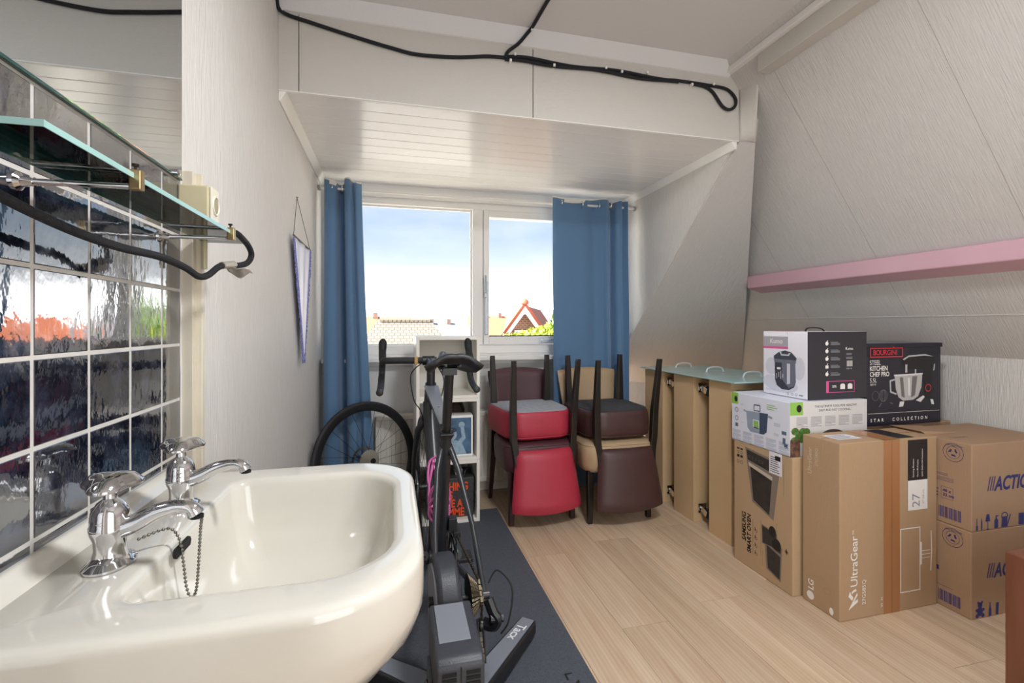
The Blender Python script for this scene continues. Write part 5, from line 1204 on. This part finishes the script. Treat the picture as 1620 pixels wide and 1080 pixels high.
w_ = MB(); w_.box(gx-.32, gx+.42, gy+.28, gy+.36, .05, .95); wf_ = w_.build('window', WB, gh)
MB().box(gx-.25, gx+.02, gy+.26, gy+.29, .12, .88).build('pane', GLZ, wf_); MB().box(gx+.08, gx+.35, gy+.26, gy+.29, .12, .88).build('pane', GLZ, wf_)
# long grey roof behind the gable
sr = thing('slate_house', 'long house with a pale grey roof behind the brick gable', 'house', (9, 23, GROUNDZ))
roof(sr, 'roof', 5.6, 12.5, 20.5, 23.5, -1.5, 1.95, 0.2, 1.6, RT3); MB().box(6, 12, 20.9, 26, GROUNDZ, -1.5).build('wall', RENDER, sr)
# far roofs along the skyline
far = [(-5.5, 1.6, 34, 1.75, RT2, 'far orange roofed terrace on the skyline beside the left curtain'), (6.2, 11.5, 42, 2.0, RT2, 'far orange roofed terrace on the skyline behind the window mullion'), (1.2, 6.0, 36, 1.35, RT3, 'far grey roofed terrace on the skyline in the middle of the fixed pane')]
for x0, x1, y, z, m, lab in far:
    t = thing('terrace_house', lab, 'house', ((x0+x1)/2, y, GROUNDZ), 0, 'far terraces on the skyline')
    roof(t, 'roof', x0, x1, y-3, y, z-2.4, z, .4, .4, m); MB().box(x0+.2, x1-.2, y-2.7, y+2.7, GROUNDZ, z-2.4).build('wall', RENDER, t)
    for cx_ in (x0+(x1-x0)*.35, x0+(x1-x0)*.62): MB().box(cx_-.16, cx_+.16, y-.2, y+.2, z-.3, z+.28).build('chimney', mat('chimney_brick', '#9d7f72', .8), t)
# orange roofed house to the right, mirrored in the tiles
oh = thing('orange_roofed_house', 'orange roofed house to the right outside, mirrored in the navy tiles', 'house', (11, 17, GROUNDZ))
roof(oh, 'roof', 7.6, 15.5, 13.5, 16, -.9, 1.35, .3, .3, RT2); MB().box(7.8, 15.3, 13.8, 18.2, GROUNDZ, -.9).build('wall', RENDER, oh)
# leafy trees
LEAF = mat('leaf_green', '#8aa53a', .6, var=.9, vscale=3, col2='#4f7326'); LEAFY = mat('leaf_yellow_green', '#b5b83e', .6, var=.9, vscale=3, col2='#728a2c')
BARK = mat('bark', '#5b4a3a', .9)
def tree(label, c, r, n_, m, seed, name='garden_tree'):
    rnd = random.Random(seed); t = thing(name, label, 'tree', (c[0], c[1], GROUNDZ))
    MB().tube([(c[0], c[1], GROUNDZ), (c[0]+.1, c[1], c[2]-r[2]*.6), (c[0], c[1], c[2])], [.14, .1, .03], 8).build('trunk', BARK, t, smooth=60)
    b = MB()
    for k in range(n_):
        d = V((rnd.gauss(0, 1), rnd.gauss(0, 1), rnd.gauss(0, 1))).normalized()*(rnd.random()**.4); lump = 1+.22*math.sin(5*d.x+seed)*math.cos(4*d.z+3*d.y)
        p = V((c[0]+d.x*r[0]*lump, c[1]+d.y*r[1]*lump, c[2]+d.z*r[2]*lump)); s_ = .10+.10*rnd.random()
        a = V((rnd.gauss(0, 1), rnd.gauss(0, 1), rnd.gauss(0, 1))).normalized(); e = a.orthogonal().normalized(); f_ = a.cross(e)
        b.face([p-e*s_*.5, p+f_*s_*.28, p+e*s_*.6, p-f_*s_*.28])
    o = b.build('foliage', m, t); o['kind'] = 'stuff'
tree('yellow green bush below the brick gable', (4.25, 14.2, .35), (1.15, .8, .72), 2600, LEAFY, 3)
tree('leafy green tree at the right edge of the casement beside the wide curtain', (5.55, 14.8, .55), (.75, .8, 1.25), 2600, LEAF, 5)
tree('green garden tree farther right outside, mirrored in the navy tiles', (7.3, 12.6, -.2), (1.3, 1.0, 1.1), 2200, LEAF, 8)
